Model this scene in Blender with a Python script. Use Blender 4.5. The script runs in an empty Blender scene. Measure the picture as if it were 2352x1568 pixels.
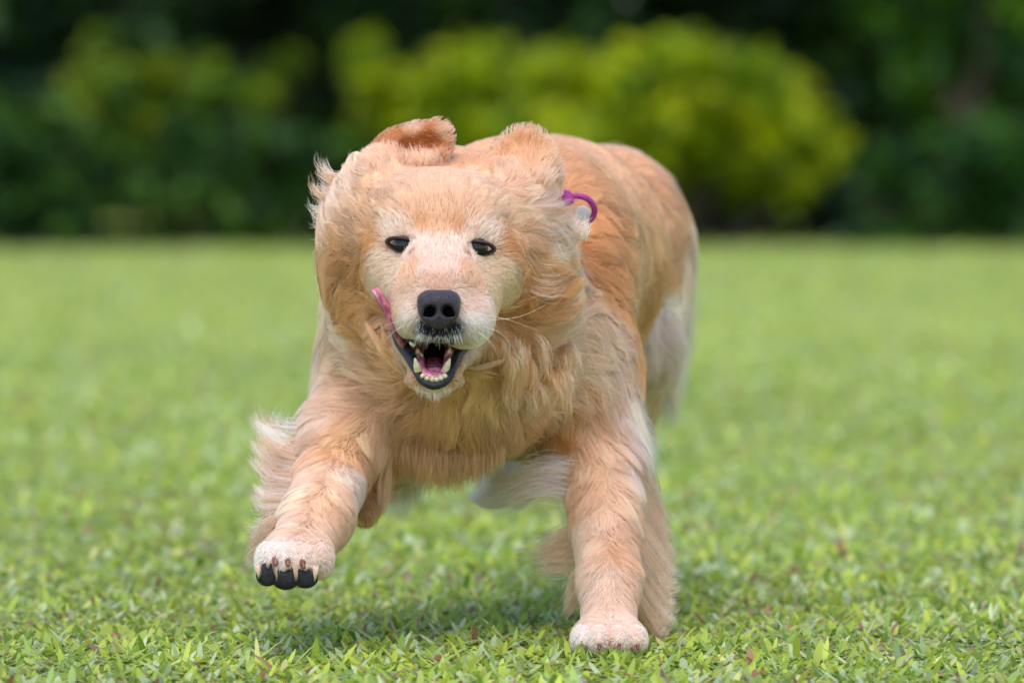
import bpy, math, random
import numpy as np
from mathutils import Vector, Matrix
from mathutils.bvhtree import BVHTree
from mathutils.kdtree import KDTree

# ------------------------------------------------------------------ camera, sky, sun, exposure
scene = bpy.context.scene
COL = scene.collection
CAM_Y, CAM_Z, TILT = -5.4, 0.488, 1.92
cam_data = bpy.data.cameras.new('camera')
cam = bpy.data.objects.new('camera', cam_data)
COL.objects.link(cam)
cam.location = (0.0, CAM_Y, CAM_Z)
cam.rotation_euler = (math.radians(90.0 - TILT), 0.0, 0.0)
cam_data.sensor_width = 36.0
cam_data.lens = 200.0
cam_data.clip_start, cam_data.clip_end = 0.1, 3000.0
cam_data.dof.use_dof = True
cam_data.dof.focus_distance = 5.45
cam_data.dof.aperture_fstop = 4.8
scene.camera = cam

SUN_EL, SUN_AZ = 66.0, 190.0          # azimuth from north (+Y), clockwise
world = bpy.data.worlds.new('World')
scene.world = world
world.use_nodes = True
wn = world.node_tree.nodes
wn.clear()
w_out = wn.new('ShaderNodeOutputWorld')
w_bg = wn.new('ShaderNodeBackground')
w_sky = wn.new('ShaderNodeTexSky')
w_sky.sky_type = 'NISHITA'
w_sky.sun_disc = False
w_sky.sun_elevation = math.radians(SUN_EL)
w_sky.sun_rotation = math.radians(SUN_AZ)
w_sky.air_density = 1.0
w_sky.dust_density = 1.0
w_sky.ozone_density = 1.0
w_bg.inputs['Strength'].default_value = 0.12
world.node_tree.links.new(w_sky.outputs[0], w_bg.inputs['Color'])
world.node_tree.links.new(w_bg.outputs[0], w_out.inputs['Surface'])

sun_data = bpy.data.lights.new('sun', 'SUN')
sun_data.energy = 1.2
sun_data.angle = math.radians(45.0)
sun_data.color = (1.0, 0.95, 0.88)
sun = bpy.data.objects.new('sun', sun_data)
COL.objects.link(sun)
_az = math.radians(SUN_AZ)
_el = math.radians(SUN_EL)
_sd = Vector((math.sin(_az) * math.cos(_el), math.cos(_az) * math.cos(_el), math.sin(_el)))
sun.rotation_euler = (-_sd).to_track_quat('-Z', 'Y').to_euler()
sun.location = _sd * 50.0

scene.view_settings.view_transform = 'Standard'
scene.view_settings.look = 'None'
scene.view_settings.exposure = 1.38
scene.view_settings.gamma = 1.0
scene.view_settings.use_curve_mapping = False
scene.cycles.max_bounces = 12
scene.cycles.diffuse_bounces = 4
scene.cycles.glossy_bounces = 8
scene.cycles.transmission_bounces = 8
scene.cycles.transparent_max_bounces = 8
scene.cycles.use_denoising = True
scene.cycles_curves.shape = 'RIBBONS'

HAIR_SHORT, HAIR_LONG, LOCK_MULT = 170000, 150000, 1.0
rng = np.random.default_rng(7)
random.seed(7)

# ------------------------------------------------------------------ helpers
F_PX = 200.0 / 36.0 * 2352.0
_ct, _st = math.cos(math.radians(TILT)), math.sin(math.radians(TILT))


def P(u, v, y):
    """The point of the photograph's pixel (2352 px wide) that lies y metres beyond the dog's nose."""
    a, b = (u - 1176.0) / F_PX, (784.0 - v) / F_PX
    d = np.array([a, _ct + b * _st, -_st + b * _ct])
    return np.array([0.0, CAM_Y, CAM_Z]) + d * ((y - CAM_Y) / d[1])


def lin(r, g, b):
    return tuple(((c / 255.0) / 12.92 if c / 255.0 <= 0.04045 else ((c / 255.0 + 0.055) / 1.055) ** 2.4) for c in (r, g, b))


def tag(o, label=None, cat=None, group=None, kind=None):
    if label: o['label'] = label
    if cat: o['category'] = cat
    if group: o['group'] = group
    if kind: o['kind'] = kind
    return o


def link(o, parent=None):
    COL.objects.link(o)
    if parent is not None:
        o.parent = parent
        o.matrix_parent_inverse = parent.matrix_world.inverted() if parent.type != 'EMPTY' else Matrix.Translation(-Vector(parent.location))
    return o


def mesh_np(name, verts, faces, mat, parent=None, smooth=True, colors=None):
    """verts (n,3); faces a list of arrays (m,k) of equal-sized polygons."""
    verts = np.asarray(verts, dtype=np.float32)
    me = bpy.data.meshes.new(name)
    me.vertices.add(len(verts))
    me.vertices.foreach_set('co', verts.ravel())
    tot = np.concatenate([np.full(len(f), f.shape[1], dtype=np.int32) for f in faces])
    idx = np.concatenate([f.ravel() for f in faces]).astype(np.int32)
    me.loops.add(len(idx))
    me.loops.foreach_set('vertex_index', idx)
    me.polygons.add(len(tot))
    start = np.concatenate([[0], np.cumsum(tot)[:-1]]).astype(np.int32)
    me.polygons.foreach_set('loop_start', start)
    me.polygons.foreach_set('loop_total', tot)
    if smooth:
        me.polygons.foreach_set('use_smooth', np.ones(len(tot), dtype=bool))
    me.update(calc_edges=True)
    if colors is not None:
        at = me.attributes.new('tint', 'FLOAT_COLOR', 'POINT')
        c4 = np.ones((len(verts), 4), dtype=np.float32)
        c4[:, :3] = colors
        at.data.foreach_set('color', c4.ravel())
    me.materials.append(mat)
    return link(bpy.data.objects.new(name, me), parent)


def material(name, base=(0.5, 0.5, 0.5), rough=0.6, attr=None, spec=0.5, noise=None, bump=None, translucent=0.0, coat=0.0, sss=0.0):
    m = bpy.data.materials.new(name)
    m.use_nodes = True
    nt = m.node_tree
    N, L = nt.nodes, nt.links
    b = N['Principled BSDF']
    b.inputs['Roughness'].default_value = rough
    b.inputs['Specular IOR Level'].default_value = spec
    b.inputs['Coat Weight'].default_value = coat
    b.inputs['Coat Roughness'].default_value = 0.12
    if sss:
        b.inputs['Subsurface Weight'].default_value = sss
        b.inputs['Subsurface Radius'].default_value = (0.006, 0.002, 0.001)
        b.inputs['Subsurface Scale'].default_value = 1.0
    colour = None
    if attr:
        a = N.new('ShaderNodeAttribute')
        a.attribute_name = attr
        colour = a.outputs['Color']
    else:
        rgb = N.new('ShaderNodeRGB')
        rgb.outputs[0].default_value = (*base, 1)
        colour = rgb.outputs[0]
    if noise:
        scale, dark, lo, hi = noise
        t = N.new('ShaderNodeTexCoord')
        n = N.new('ShaderNodeTexNoise')
        n.inputs['Scale'].default_value = scale
        n.inputs['Detail'].default_value = 5
        L.new(t.outputs['Object'], n.inputs['Vector'])
        r = N.new('ShaderNodeMapRange')
        r.inputs[1].default_value, r.inputs[2].default_value = lo, hi
        L.new(n.outputs['Fac'], r.inputs[0])
        mx = N.new('ShaderNodeMix')
        mx.data_type = 'RGBA'
        L.new(r.outputs[0], mx.inputs[0])
        L.new(colour, mx.inputs[6])
        mx.inputs[7].default_value = (*dark, 1)
        colour = mx.outputs[2]
    L.new(colour, b.inputs['Base Color'])
    if bump:
        scale, strength, dist = bump
        t = N.new('ShaderNodeTexCoord')
        n = N.new('ShaderNodeTexNoise')
        n.inputs['Scale'].default_value = scale
        n.inputs['Detail'].default_value = 4
        L.new(t.outputs['Object'], n.inputs['Vector'])
        bp = N.new('ShaderNodeBump')
        bp.inputs['Strength'].default_value = strength
        bp.inputs['Distance'].default_value = dist
        L.new(n.outputs['Fac'], bp.inputs['Height'])
        L.new(bp.outputs[0], b.inputs['Normal'])
    if translucent:
        tr = N.new('ShaderNodeBsdfTranslucent')
        L.new(colour, tr.inputs['Color'])
        ms = N.new('ShaderNodeMixShader')
        ms.inputs[0].default_value = translucent
        L.new(b.outputs[0], ms.inputs[1])
        L.new(tr.outputs[0], ms.inputs[2])
        L.new(ms.outputs[0], N['Material Output'].inputs['Surface'])
    return m


# ------------------------------------------------------------------ implicit surfaces
class Field:
    """A signed distance field on a rectilinear grid, its mesh, and smooth look-ups."""

    def __init__(self, X, Y, Z, far=0.09):
        self.A = [np.asarray(a, dtype=np.float32) for a in (X, Y, Z)]
        self.F = np.full([len(a) for a in self.A], far, dtype=np.float32)
        self.far = far

    def _box(self, c, r):
        sl = []
        for k in range(3):
            a = self.A[k]
            sl.append(slice(max(0, np.searchsorted(a, c[k] - r)), min(len(a), np.searchsorted(a, c[k] + r) + 1)))
        g = np.meshgrid(*[self.A[k][sl[k]] for k in range(3)], indexing='ij')
        return tuple(sl), g

    def _ell(self, g, c, r, R):
        q = [g[k] - c[k] for k in range(3)]
        if R is not None:
            q = [R[0][k] * q[0] + R[1][k] * q[1] + R[2][k] * q[2] for k in range(3)]
        k0 = np.sqrt((q[0] / r[0]) ** 2 + (q[1] / r[1]) ** 2 + (q[2] / r[2]) ** 2) + 1e-9
        k1 = np.sqrt((q[0] / r[0] ** 2) ** 2 + (q[1] / r[1] ** 2) ** 2 + (q[2] / r[2] ** 2) ** 2) + 1e-9
        return k0 * (k0 - 1.0) / k1

    def _put(self, sl, d, k, op):
        F = self.F[sl]
        if op == 'add':
            h = np.clip(0.5 + 0.5 * (d - F) / k, 0, 1)
            self.F[sl] = d * (1 - h) + F * h - k * h * (1 - h)
        else:
            h = np.clip(0.5 - 0.5 * (d + F) / k, 0, 1)
            self.F[sl] = F * (1 - h) - d * h + k * h * (1 - h)

    def ell(self, c, r, k=0.02, R=None, op='add'):
        m = 0.06 if op == 'add' else k + 0.01
        sl, g = self._box(c, max(r) + m)
        self._put(sl, self._ell(g, c, r, R), k, op)

    def cone(self, a, ra, b, rb, k=0.02, op='add'):
        m = 0.06 if op == 'add' else k + 0.01
        a, b = np.asarray(a), np.asarray(b)
        sl, g = self._box((a + b) / 2, np.linalg.norm(b - a) / 2 + max(ra, rb) + m)
        ba = b - a
        t = ((g[0] - a[0]) * ba[0] + (g[1] - a[1]) * ba[1] + (g[2] - a[2]) * ba[2]) / max(1e-9, ba @ ba)
        t = np.clip(t, 0, 1)
        d = np.sqrt(sum((g[k_] - a[k_] - ba[k_] * t) ** 2 for k_ in range(3))) - (ra + (rb - ra) * t)
        self._put(sl, d, k, op)

    def mesh(self):
        F, (X, Y, Z) = self.F, self.A
        S = F < 0
        n = S.shape
        c = np.zeros((n[0] - 1, n[1] - 1, n[2] - 1), dtype=np.int8)
        for i in (0, 1):
            for j in (0, 1):
                for k in (0, 1):
                    c += S[i:n[0] - 1 + i, j:n[1] - 1 + j, k:n[2] - 1 + k]
        act = np.argwhere((c > 0) & (c < 8))
        idx = np.full(c.shape, -1, dtype=np.int32)
        idx[act[:, 0], act[:, 1], act[:, 2]] = np.arange(len(act))
        val, pos = {}, {}
        for i in (0, 1):
            for j in (0, 1):
                for k in (0, 1):
                    val[i, j, k] = F[act[:, 0] + i, act[:, 1] + j, act[:, 2] + k]
                    pos[i, j, k] = np.stack([X[act[:, 0] + i], Y[act[:, 1] + j], Z[act[:, 2] + k]], 1)
        acc = np.zeros((len(act), 3))
        cnt = np.zeros(len(act))
        for p in val:
            for ax in range(3):
                if p[ax] == 0:
                    q = list(p); q[ax] = 1; q = tuple(q)
                    cr = (val[p] < 0) != (val[q] < 0)
                    t = np.where(cr, val[p] / np.where(cr, val[p] - val[q], 1), 0)
                    acc += np.where(cr[:, None], pos[p] + (pos[q] - pos[p]) * t[:, None], 0)
                    cnt += cr
        V = acc / cnt[:, None]
        Q = []
        for ax in range(3):
            b, d = (ax + 1) % 3, (ax + 2) % 3
            lo = [slice(None)] * 3; hi = [slice(None)] * 3
            lo[ax], hi[ax] = slice(0, -1), slice(1, None)
            for o in (b, d):
                lo[o] = slice(1, -1); hi[o] = slice(1, -1)
            s0, s1 = S[tuple(lo)], S[tuple(hi)]
            e = np.argwhere(s0 != s1)
            if not len(e): continue
            fl = s0[e[:, 0], e[:, 1], e[:, 2]]
            e = e.copy(); e[:, b] += 1; e[:, d] += 1
            def cell(db, dd):
                f = e.copy(); f[:, b] += db; f[:, d] += dd
                return idx[f[:, 0], f[:, 1], f[:, 2]]
            q = np.stack([cell(-1, -1), cell(0, -1), cell(0, 0), cell(-1, 0)], 1)
            q[~fl] = q[~fl][:, ::-1]
            Q.append(q)
        return V, np.concatenate(Q)

    def _loc(self, p):
        ii, tt = [], []
        for k in range(3):
            a = self.A[k]
            i = np.clip(np.searchsorted(a, p[:, k]) - 1, 0, len(a) - 2)
            ii.append(i)
            tt.append(np.clip((p[:, k] - a[i]) / (a[i + 1] - a[i]), 0, 1))
        return ii, tt

    def sample(self, p, grad=True):
        (i, j, k), (x, y, z) = self._loc(p)
        F = self.F
        c = {(a, b, d): F[i + a, j + b, k + d] for a in (0, 1) for b in (0, 1) for d in (0, 1)}
        l = lambda a, b, t: a + (b - a) * t
        x00, x10 = l(c[0, 0, 0], c[1, 0, 0], x), l(c[0, 1, 0], c[1, 1, 0], x)
        x01, x11 = l(c[0, 0, 1], c[1, 0, 1], x), l(c[0, 1, 1], c[1, 1, 1], x)
        s = l(l(x00, x10, y), l(x01, x11, y), z)
        if not grad: return s
        X, Y, Z = self.A
        gx = l(l(c[1, 0, 0] - c[0, 0, 0], c[1, 1, 0] - c[0, 1, 0], y), l(c[1, 0, 1] - c[0, 0, 1], c[1, 1, 1] - c[0, 1, 1], y), z) / (X[i + 1] - X[i])
        gy = l(x10 - x00, x11 - x01, z) / (Y[j + 1] - Y[j])
        gz = (l(x01, x11, y) - l(x00, x10, y)) / (Z[k + 1] - Z[k])
        g = np.stack([gx, gy, gz], 1)
        n = np.linalg.norm(g, axis=1, keepdims=True) + 1e-9
        return s, g / n


def rot(ax, deg):
    return np.array(Matrix.Rotation(math.radians(deg), 3, ax))


def axis(*segs):
    out = [segs[0][0]]
    for a, b, st in segs:
        n = max(1, int(round((b - a) / st)))
        out += [a + (b - a) * (i + 1) / n for i in range(n)]
    return np.array(out)


# ------------------------------------------------------------------ the dog's body as one field
DOG = Field(axis((-0.30, 0.10, 0.0032), (0.10, 0.26, 0.006)),
            axis((-0.05, 0.20, 0.0030), (0.20, 0.45, 0.006), (0.45, 1.30, 0.010)),
            axis((-0.02, 0.06, 0.0030), (0.06, 0.22, 0.0042), (0.22, 0.56, 0.0032)))


def S_(u, v, y, r, k=0.015): DOG.ell(P(u, v, y), (r, r, r), k)
def E_(u, v, y, rx, ry, rz, k=0.02, R=None, op='add'): DOG.ell(P(u, v, y), (rx, ry, rz), k, R, op)
def C_(a, b, k=0.02, op='add'): DOG.cone(P(*a[:3]), a[3], P(*b[:3]), b[3], k, op)


# trunk
C_((1190, 590, 0.44, 0.122), (1258, 590, 0.68, 0.118), 0.04)
C_((1258, 590, 0.68, 0.112), (1372, 560, 0.90, 0.092), 0.05)
E_(1400, 570, 0.90, 0.080, 0.11, 0.105, 0.04)
E_(1085, 780, 0.36, 0.125, 0.15, 0.112, 0.05)
E_(1060, 820, 0.27, 0.090, 0.07, 0.090, 0.05)
C_((1150, 850, 0.45, 0.085), (1280, 780, 0.72, 0.075), 0.05)
C_((1015, 575, 0.25, 0.096), (1105, 720, 0.38, 0.122), 0.05)
E_(1022, 590, 0.262, 0.104, 0.085, 0.086, 0.05)
E_(1046, 700, 0.240, 0.092, 0.070, 0.085, 0.06)
# shoulders
E_(872, 830, 0.34, 0.058, 0.09, 0.115, 0.04)
E_(1318, 820, 0.37, 0.052, 0.09, 0.125, 0.04)
# planted foreleg
C_((1330, 870, 0.36, 0.062), (1380, 1060, 0.33, 0.041), 0.03)
C_((1380, 1060, 0.33, 0.041), (1400, 1340, 0.20, 0.0245), 0.02)
C_((1400, 1340, 0.20, 0.0245), (1398, 1440, 0.16, 0.0235), 0.02)
E_(1398, 1458, 0.135, 0.033, 0.036, 0.018, 0.012)
for u, y in ((1336, 0.100), (1376, 0.082), (1422, 0.082), (1462, 0.100)):
    E_(u, 1470, y - 0.008, 0.0098, 0.026, 0.0140, 0.002)
# raised foreleg
C_((875, 880, 0.34, 0.058), (796, 1005, 0.26, 0.041), 0.03)
C_((794, 1005, 0.26, 0.040), (730, 1190, 0.11, 0.0275), 0.025)
C_((730, 1190, 0.11, 0.0275), (684, 1272, 0.045, 0.025), 0.02)
E_(676, 1280, 0.035, 0.029, 0.036, 0.023, 0.012)
for u, v, y in ((614, 1288, 0.014), (653, 1295, 0.003), (701, 1297, 0.004), (738, 1284, 0.020)):
    E_(u, v, y, 0.0110, 0.0180, 0.0175, 0.003)
C_((852, 1050, 0.29, 0.028), (838, 1175, 0.24, 0.012), 0.02)
# hind legs: the dog's left one pushing off, the right one swinging forward under the belly
C_((1452, 590, 0.93, 0.054), (1466, 800, 0.84, 0.040), 0.04)
C_((1466, 800, 0.84, 0.039), (1440, 1000, 1.00, 0.022), 0.03)
C_((1448, 1000, 1.00, 0.022), (1425, 1300, 0.90, 0.018), 0.02)
E_(1422, 1320, 0.86, 0.024, 0.04, 0.016, 0.015)
C_((1310, 620, 0.90, 0.062), (1285, 850, 0.74, 0.046), 0.04)
C_((1285, 850, 0.74, 0.042), (1262, 1010, 0.66, 0.030), 0.03)
C_((1262, 1010, 0.66, 0.028), (1185, 1092, 0.52, 0.021), 0.02)
C_((1185, 1092, 0.52, 0.022), (1152, 1118, 0.47, 0.017), 0.015)
# tail, streaming behind
C_((1390, 470, 0.98, 0.022), (1360, 500, 1.12, 0.016), 0.03)
C_((1360, 500, 1.12, 0.016), (1340, 560, 1.26, 0.010), 0.02)
# head
E_(1012, 520, 0.165, 0.070, 0.085, 0.050, 0.03)
E_(1012, 478, 0.130, 0.058, 0.050, 0.029, 0.03)
C_((1012, 555, 0.102, 0.039), (1008, 662, 0.028, 0.028), 0.025)
E_(1010, 668, 0.055, 0.036, 0.040, 0.030, 0.02)
E_(905, 612, 0.130, 0.028, 0.050, 0.036, 0.02)
E_(1132, 618, 0.130, 0.028, 0.050, 0.038, 0.02)
S_(930, 533, 0.092, 0.016, 0.020)
S_(1096, 539, 0.092, 0.016, 0.020)
C_((932, 612, 0.110, 0.026), (958, 722, 0.050, 0.020), 0.025)
C_((1096, 615, 0.110, 0.026), (1066, 726, 0.050, 0.023), 0.025)
E_(961, 729, 0.042, 0.0205, 0.040, 0.0195, 0.012)
E_(1070, 738, 0.044, 0.0245, 0.042, 0.024, 0.012)
E_(1010, 715, 0.020, 0.030, 0.026, 0.024, 0.012)
E_(1008, 752, 0.016, 0.020, 0.018, 0.011, 0.010)
E_(1115, 700, 0.075, 0.010, 0.016, 0.014, 0.008)      # lip fold at the corner of the mouth
# lower jaw
C_((925, 740, 0.165, 0.030), (944, 800, 0.090, 0.0115), 0.012)
C_((1090, 745, 0.165, 0.030), (1056, 806, 0.090, 0.0115), 0.012)
E_(1008, 770, 0.190, 0.050, 0.050, 0.038, 0.03)
C_((948, 795, 0.095, 0.0110), (970, 862, 0.045, 0.0090), 0.008)
C_((1052, 803, 0.095, 0.0110), (1028, 862, 0.045, 0.0090), 0.008)
C_((970, 868, 0.040, 0.0100), (1027, 868, 0.040, 0.0100), 0.008)
E_(998, 872, 0.070, 0.026, 0.035, 0.010, 0.008)
E_(866, 490, 0.200, 0.046, 0.055, 0.050, 0.04)
E_(1165, 500, 0.200, 0.048, 0.055, 0.050, 0.04)
E_(850, 600, 0.215, 0.040, 0.055, 0.055, 0.04)
E_(1190, 615, 0.215, 0.042, 0.055, 0.055, 0.04)
# eye sockets and the cavity of the mouth
E_(998, 818, 0.055, 0.0225, 0.075, 0.0165, 0.006, None, 'sub')
# ears thrown up by the gallop
C_((868, 405, 0.175, 0.024), (900, 368, 0.180, 0.016), 0.02)
C_((905, 362, 0.185, 0.010), (1005, 352, 0.185, 0.009), 0.012)
RE = rot('Y', -14)
E_(945, 329, 0.195, 0.040, 0.010, 0.0190, 0.008, RE)
E_(1006, 320, 0.192, 0.0130, 0.010, 0.0180, 0.008)
E_(952, 336, 0.179, 0.0350, 0.0130, 0.0130, 0.003, RE, 'sub')
C_((1175, 430, 0.180, 0.024), (1200, 400, 0.190, 0.016), 0.02)
E_(1205, 358, 0.205, 0.0260, 0.0075, 0.0285, 0.012, rot('Y', -4))
E_(1206, 398, 0.200, 0.034, 0.010, 0.020, 0.015)

BODY_V, BODY_F = DOG.mesh()
BVH = BVHTree.FromPolygons([Vector(v) for v in BODY_V], BODY_F.tolist())
# ------------------------------------------------------------------ ground and lawn
M_ground = material('lawn_ground', lin(150, 160, 80), 0.9, spec=0.1, noise=(1.3, lin(134, 148, 70), 0.35, 0.7), bump=(60, 0.4, 0.01))
tag(mesh_np('ground', [(-700, -60, 0), (700, -60, 0), (700, 1300, 0), (-700, 1300, 0)], [np.array([[0, 1, 2, 3]])], M_ground), kind='structure')


def blades(n, y0, y1, margin, size, dark):
    """Broad short blades of carpet grass, as vertices, faces and tints."""
    # spread over the strip of lawn in front of the lens, with a margin to both sides
    d = np.sqrt(rng.random(n) * ((y1 - CAM_Y) ** 2 - (y0 - CAM_Y) ** 2) + (y0 - CAM_Y) ** 2)
    y = d + CAM_Y
    x = (rng.random(n) * 2 - 1) * (d * 0.092 + margin)
    patch = 0.5 + 0.5 * np.sin(x * 7.1 + 1.7 * np.sin(y * 5.3)) * np.sin(y * 6.3 + 1.3 * np.sin(x * 4.1))
    h = size ** 0.3 * np.minimum(rng.lognormal(math.log(0.0165), 0.30, n), 0.030) * (0.75 + 0.5 * patch)
    w = size * rng.uniform(0.0020, 0.0048, n)
    az = rng.uniform(0, 2 * math.pi, n)
    lean = np.clip(rng.normal(1.12, 0.36, n), 0.15, 1.5)
    curl = rng.uniform(0.1, 0.9, n)
    dirx, diry = np.cos(az), np.sin(az)
    sx, sy = -diry, dirx
    ts = np.array([0.0, 0.35, 0.72, 1.0])
    ws = np.array([0.7, 1.0, 0.75, 0.0])
    V = []
    px, pz = np.zeros(n), np.zeros(n)
    last = 0.0
    for k, t in enumerate(ts):
        a = lean + curl * t
        px = px + h * (t - last) * np.sin(a)
        pz = pz + h * (t - last) * np.cos(a)
        last = t
        if k < 3:
            for s in (-1, 1):
                V.append(np.stack([x + dirx * px + sx * w * ws[k] * s, y + diry * px + sy * w * ws[k] * s, np.maximum(pz, 0.001)], 1))
        else:
            V.append(np.stack([x + dirx * px, y + diry * px, np.maximum(pz, 0.001)], 1))
    V = np.stack(V, 1)
    f = np.array([[0, 1, 3, 2], [2, 3, 5, 4]])
    base = (np.arange(n) * 7)[:, None, None]
    Q = (f[None] + base).reshape(-1, 4)
    T = (np.array([[4, 5, 6]])[None] + base).reshape(-1, 3)
    kinds = np.array([lin(152, 168, 66), lin(136, 157, 76), lin(163, 173, 66), lin(169, 180, 136), lin(106, 134, 44), lin(188, 184, 112), lin(150, 108, 84), lin(130, 106, 92)])
    pr = np.array([.26, .20, .18, .18, .08, .05, .026, .018])
    c = kinds[rng.choice(len(kinds), n, p=pr / pr.sum())] * rng.uniform(0.85, 1.35, (n, 1)) * (0.95 + 0.3 * patch[:, None])
    return V.reshape(-1, 3), Q, T, np.repeat(c, 7, axis=0)


M_grass = material('grass_blade', attr='tint', rough=0.42, spec=0.4, translucent=0.45)
vs, qs, ts_, cs_ = [], [], [], []
o_ = 0
for args in ((78000, -0.75, 0.9, 0.45, 0.9, 0), (60000, 0.9, 3.2, 0.5, 1.25, 0), (50000, 3.2, 9.0, 0.7, 1.9, 0), (44000, 9.0, 23.6, 0.9, 2.6, 0), (46000, -0.75, 6.0, 2.4, 1.5, 0), (46000, 6.0, 23.6, 6.5, 2.8, 0)):
    v_, q_, t_, c_ = blades(*args)
    vs.append(v_); qs.append(q_ + o_); ts_.append(t_ + o_); cs_.append(c_)
    o_ += len(v_)
tag(mesh_np('grass', np.concatenate(vs), [np.concatenate(qs), np.concatenate(ts_)], M_grass, colors=np.concatenate(cs_)), kind='stuff')

# ------------------------------------------------------------------ shrubs and trees beyond the lawn
M_bark = material('bark', lin(74, 62, 48), 0.9, noise=(14, lin(44, 38, 30), 0.4, 0.65), bump=(30, 0.8, 0.02))
M_leaf = material('leaf', attr='tint', rough=0.45, spec=0.3, translucent=0.4)


def leaf_cloud(lobes, n, size, cols, seed, clump=0.30, up=0.35):
    """Leaves gathered in clumps through ellipsoids (centre, radii, share)."""
    g = np.random.default_rng(seed)
    V, C = [], []
    fine = []
    for (c, r, sh) in lobes:                      # every lobe breaks up into uneven sprays
        for _ in range(14):
            o = np.clip(g.normal(0, 0.48, 3), -0.85, 0.85) * np.array(r)
            k = g.uniform(0.18, 0.55, 3)
            fine.append((np.array(c) + o, np.array(r) * k, sh * k.prod() ** .6 * g.uniform(.6, 1.5)))
    lobes = fine
    tot = sum(l[2] for l in lobes)
    for (c, r, sh) in lobes:
        m = max(8, int(n * sh / tot))
        nc = max(3, m // 26)
        cc = g.normal(0, 1, (nc, 3))
        cc /= np.linalg.norm(cc, axis=1, keepdims=True)
        cc = np.array(c) + cc * (g.random((nc, 1)) ** 0.45) * np.array(r)
        tone = g.choice(len(cols), nc)
        lum = g.uniform(0.7, 1.3, nc)
        k = g.integers(0, nc, m)
        p = cc[k] + g.normal(0, 1, (m, 3)) * clump * np.mean(r) * np.array([1, 1, .7])
        nrm = g.normal(0, 1, (m, 3)) + np.array([0, 0, up * 2])
        nrm /= np.linalg.norm(nrm, axis=1, keepdims=True)
        a = np.cross(nrm, g.normal(0, 1, (m, 3)))
        a /= np.linalg.norm(a, axis=1, keepdims=True)
        b = np.cross(nrm, a)
        s = size * g.uniform(0.6, 1.3, (m, 1))
        V.append(np.stack([p - a * s, p - b * s * .45 - nrm * s * .12, p + a * s, p + b * s * .45 - nrm * s * .12], 1))
        C.append(np.array([lin(*q) for q in cols])[tone[k]] * (lum[k] * g.uniform(0.8, 1.2, m))[:, None])
    V = np.concatenate(V)
    V[:, :, 2] = np.maximum(V[:, :, 2], 0.02)
    C = np.concatenate(C)
    nq = len(V)
    return V.reshape(-1, 3), np.arange(nq * 4).reshape(nq, 4), np.repeat(C, 4, axis=0)


def limb(V, Q, a, b, ra, rb, g, seg=7, m=6):
    a, b = np.array(a, float), np.array(b, float)
    t = np.linspace(0, 1, m)[:, None]
    c = a + (b - a) * t + np.cumsum(g.normal(0, 0.03, (m, 3)), 0) * np.linalg.norm(b - a) * t
    r = ra + (rb - ra) * t[:, 0]
    o = len(V)
    for k in range(m):
        T = c[min(k + 1, m - 1)] - c[max(k - 1, 0)]
        T = T / np.linalg.norm(T)
        u = np.cross(T, [0.3, 1, 0.1]); u /= np.linalg.norm(u)
        w = np.cross(T, u)
        for s in range(seg):
            th = 2 * math.pi * s / seg
            V.append(c[k] + r[k] * (math.cos(th) * u + math.sin(th) * w))
    for k in range(m - 1):
        for s in range(seg):
            Q.append((o + k * seg + s, o + k * seg + (s + 1) % seg, o + (k + 1) * seg + (s + 1) % seg, o + (k + 1) * seg + s))


def plant(name, label, cat, group, y, lobes_uv, n, size, cols, seed, trunk=None, depth=0.7, clump=0.30):
    """lobes_uv: (u, v, radius across, radius up, share) in photograph pixels at distance y; trunk: radius at the foot."""
    y -= 3.5
    g = np.random.default_rng(seed)
    sc = (y - CAM_Y) / F_PX
    lobes = []
    for (u, v, ru, rv, sh) in lobes_uv:
        c = P(u, v, y)
        c[1] += g.uniform(-0.25, 0.25) * depth
        lobes.append((c, (ru * sc, max(ru, rv) * sc * depth, rv * sc), sh))
    foot = np.mean([l[0] for l in lobes], axis=0)
    foot[2] = 0.0
    root = bpy.data.objects.new(name, None)
    root.location = foot
    COL.objects.link(root)
    tag(root, label, cat, group)
    V, Q = [], []
    if trunk:
        top = max(l[0][2] for l in lobes)
        fork = foot + np.array([0.1, 0, top * 0.30])
        limb(V, Q, foot - np.array([0, 0, .05]), fork, trunk, trunk * .7, g, 9, 8)
        for l in lobes: limb(V, Q, fork, l[0], trunk * .45, trunk * .1, g)
    else:
        for l in lobes:
            V, Q = [], []
            limb(V, Q, foot + np.array([(l[0][0] - foot[0]) * .6, g.uniform(-.1, .1), -.03]), l[0], 0.022, 0.007, g)
            mesh_np('stem', np.array(V) - foot, [np.array(Q)], M_bark).parent = root
    if trunk: mesh_np('trunk', np.array(V) - foot, [np.array(Q)], M_bark).parent = root
    v_, q_, c_ = leaf_cloud(lobes, n, size, cols, seed + 1, clump)
    mesh_np('crown' if trunk else 'foliage', v_ - foot, [q_], M_leaf, colors=c_, smooth=False).parent = root
    return root


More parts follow.
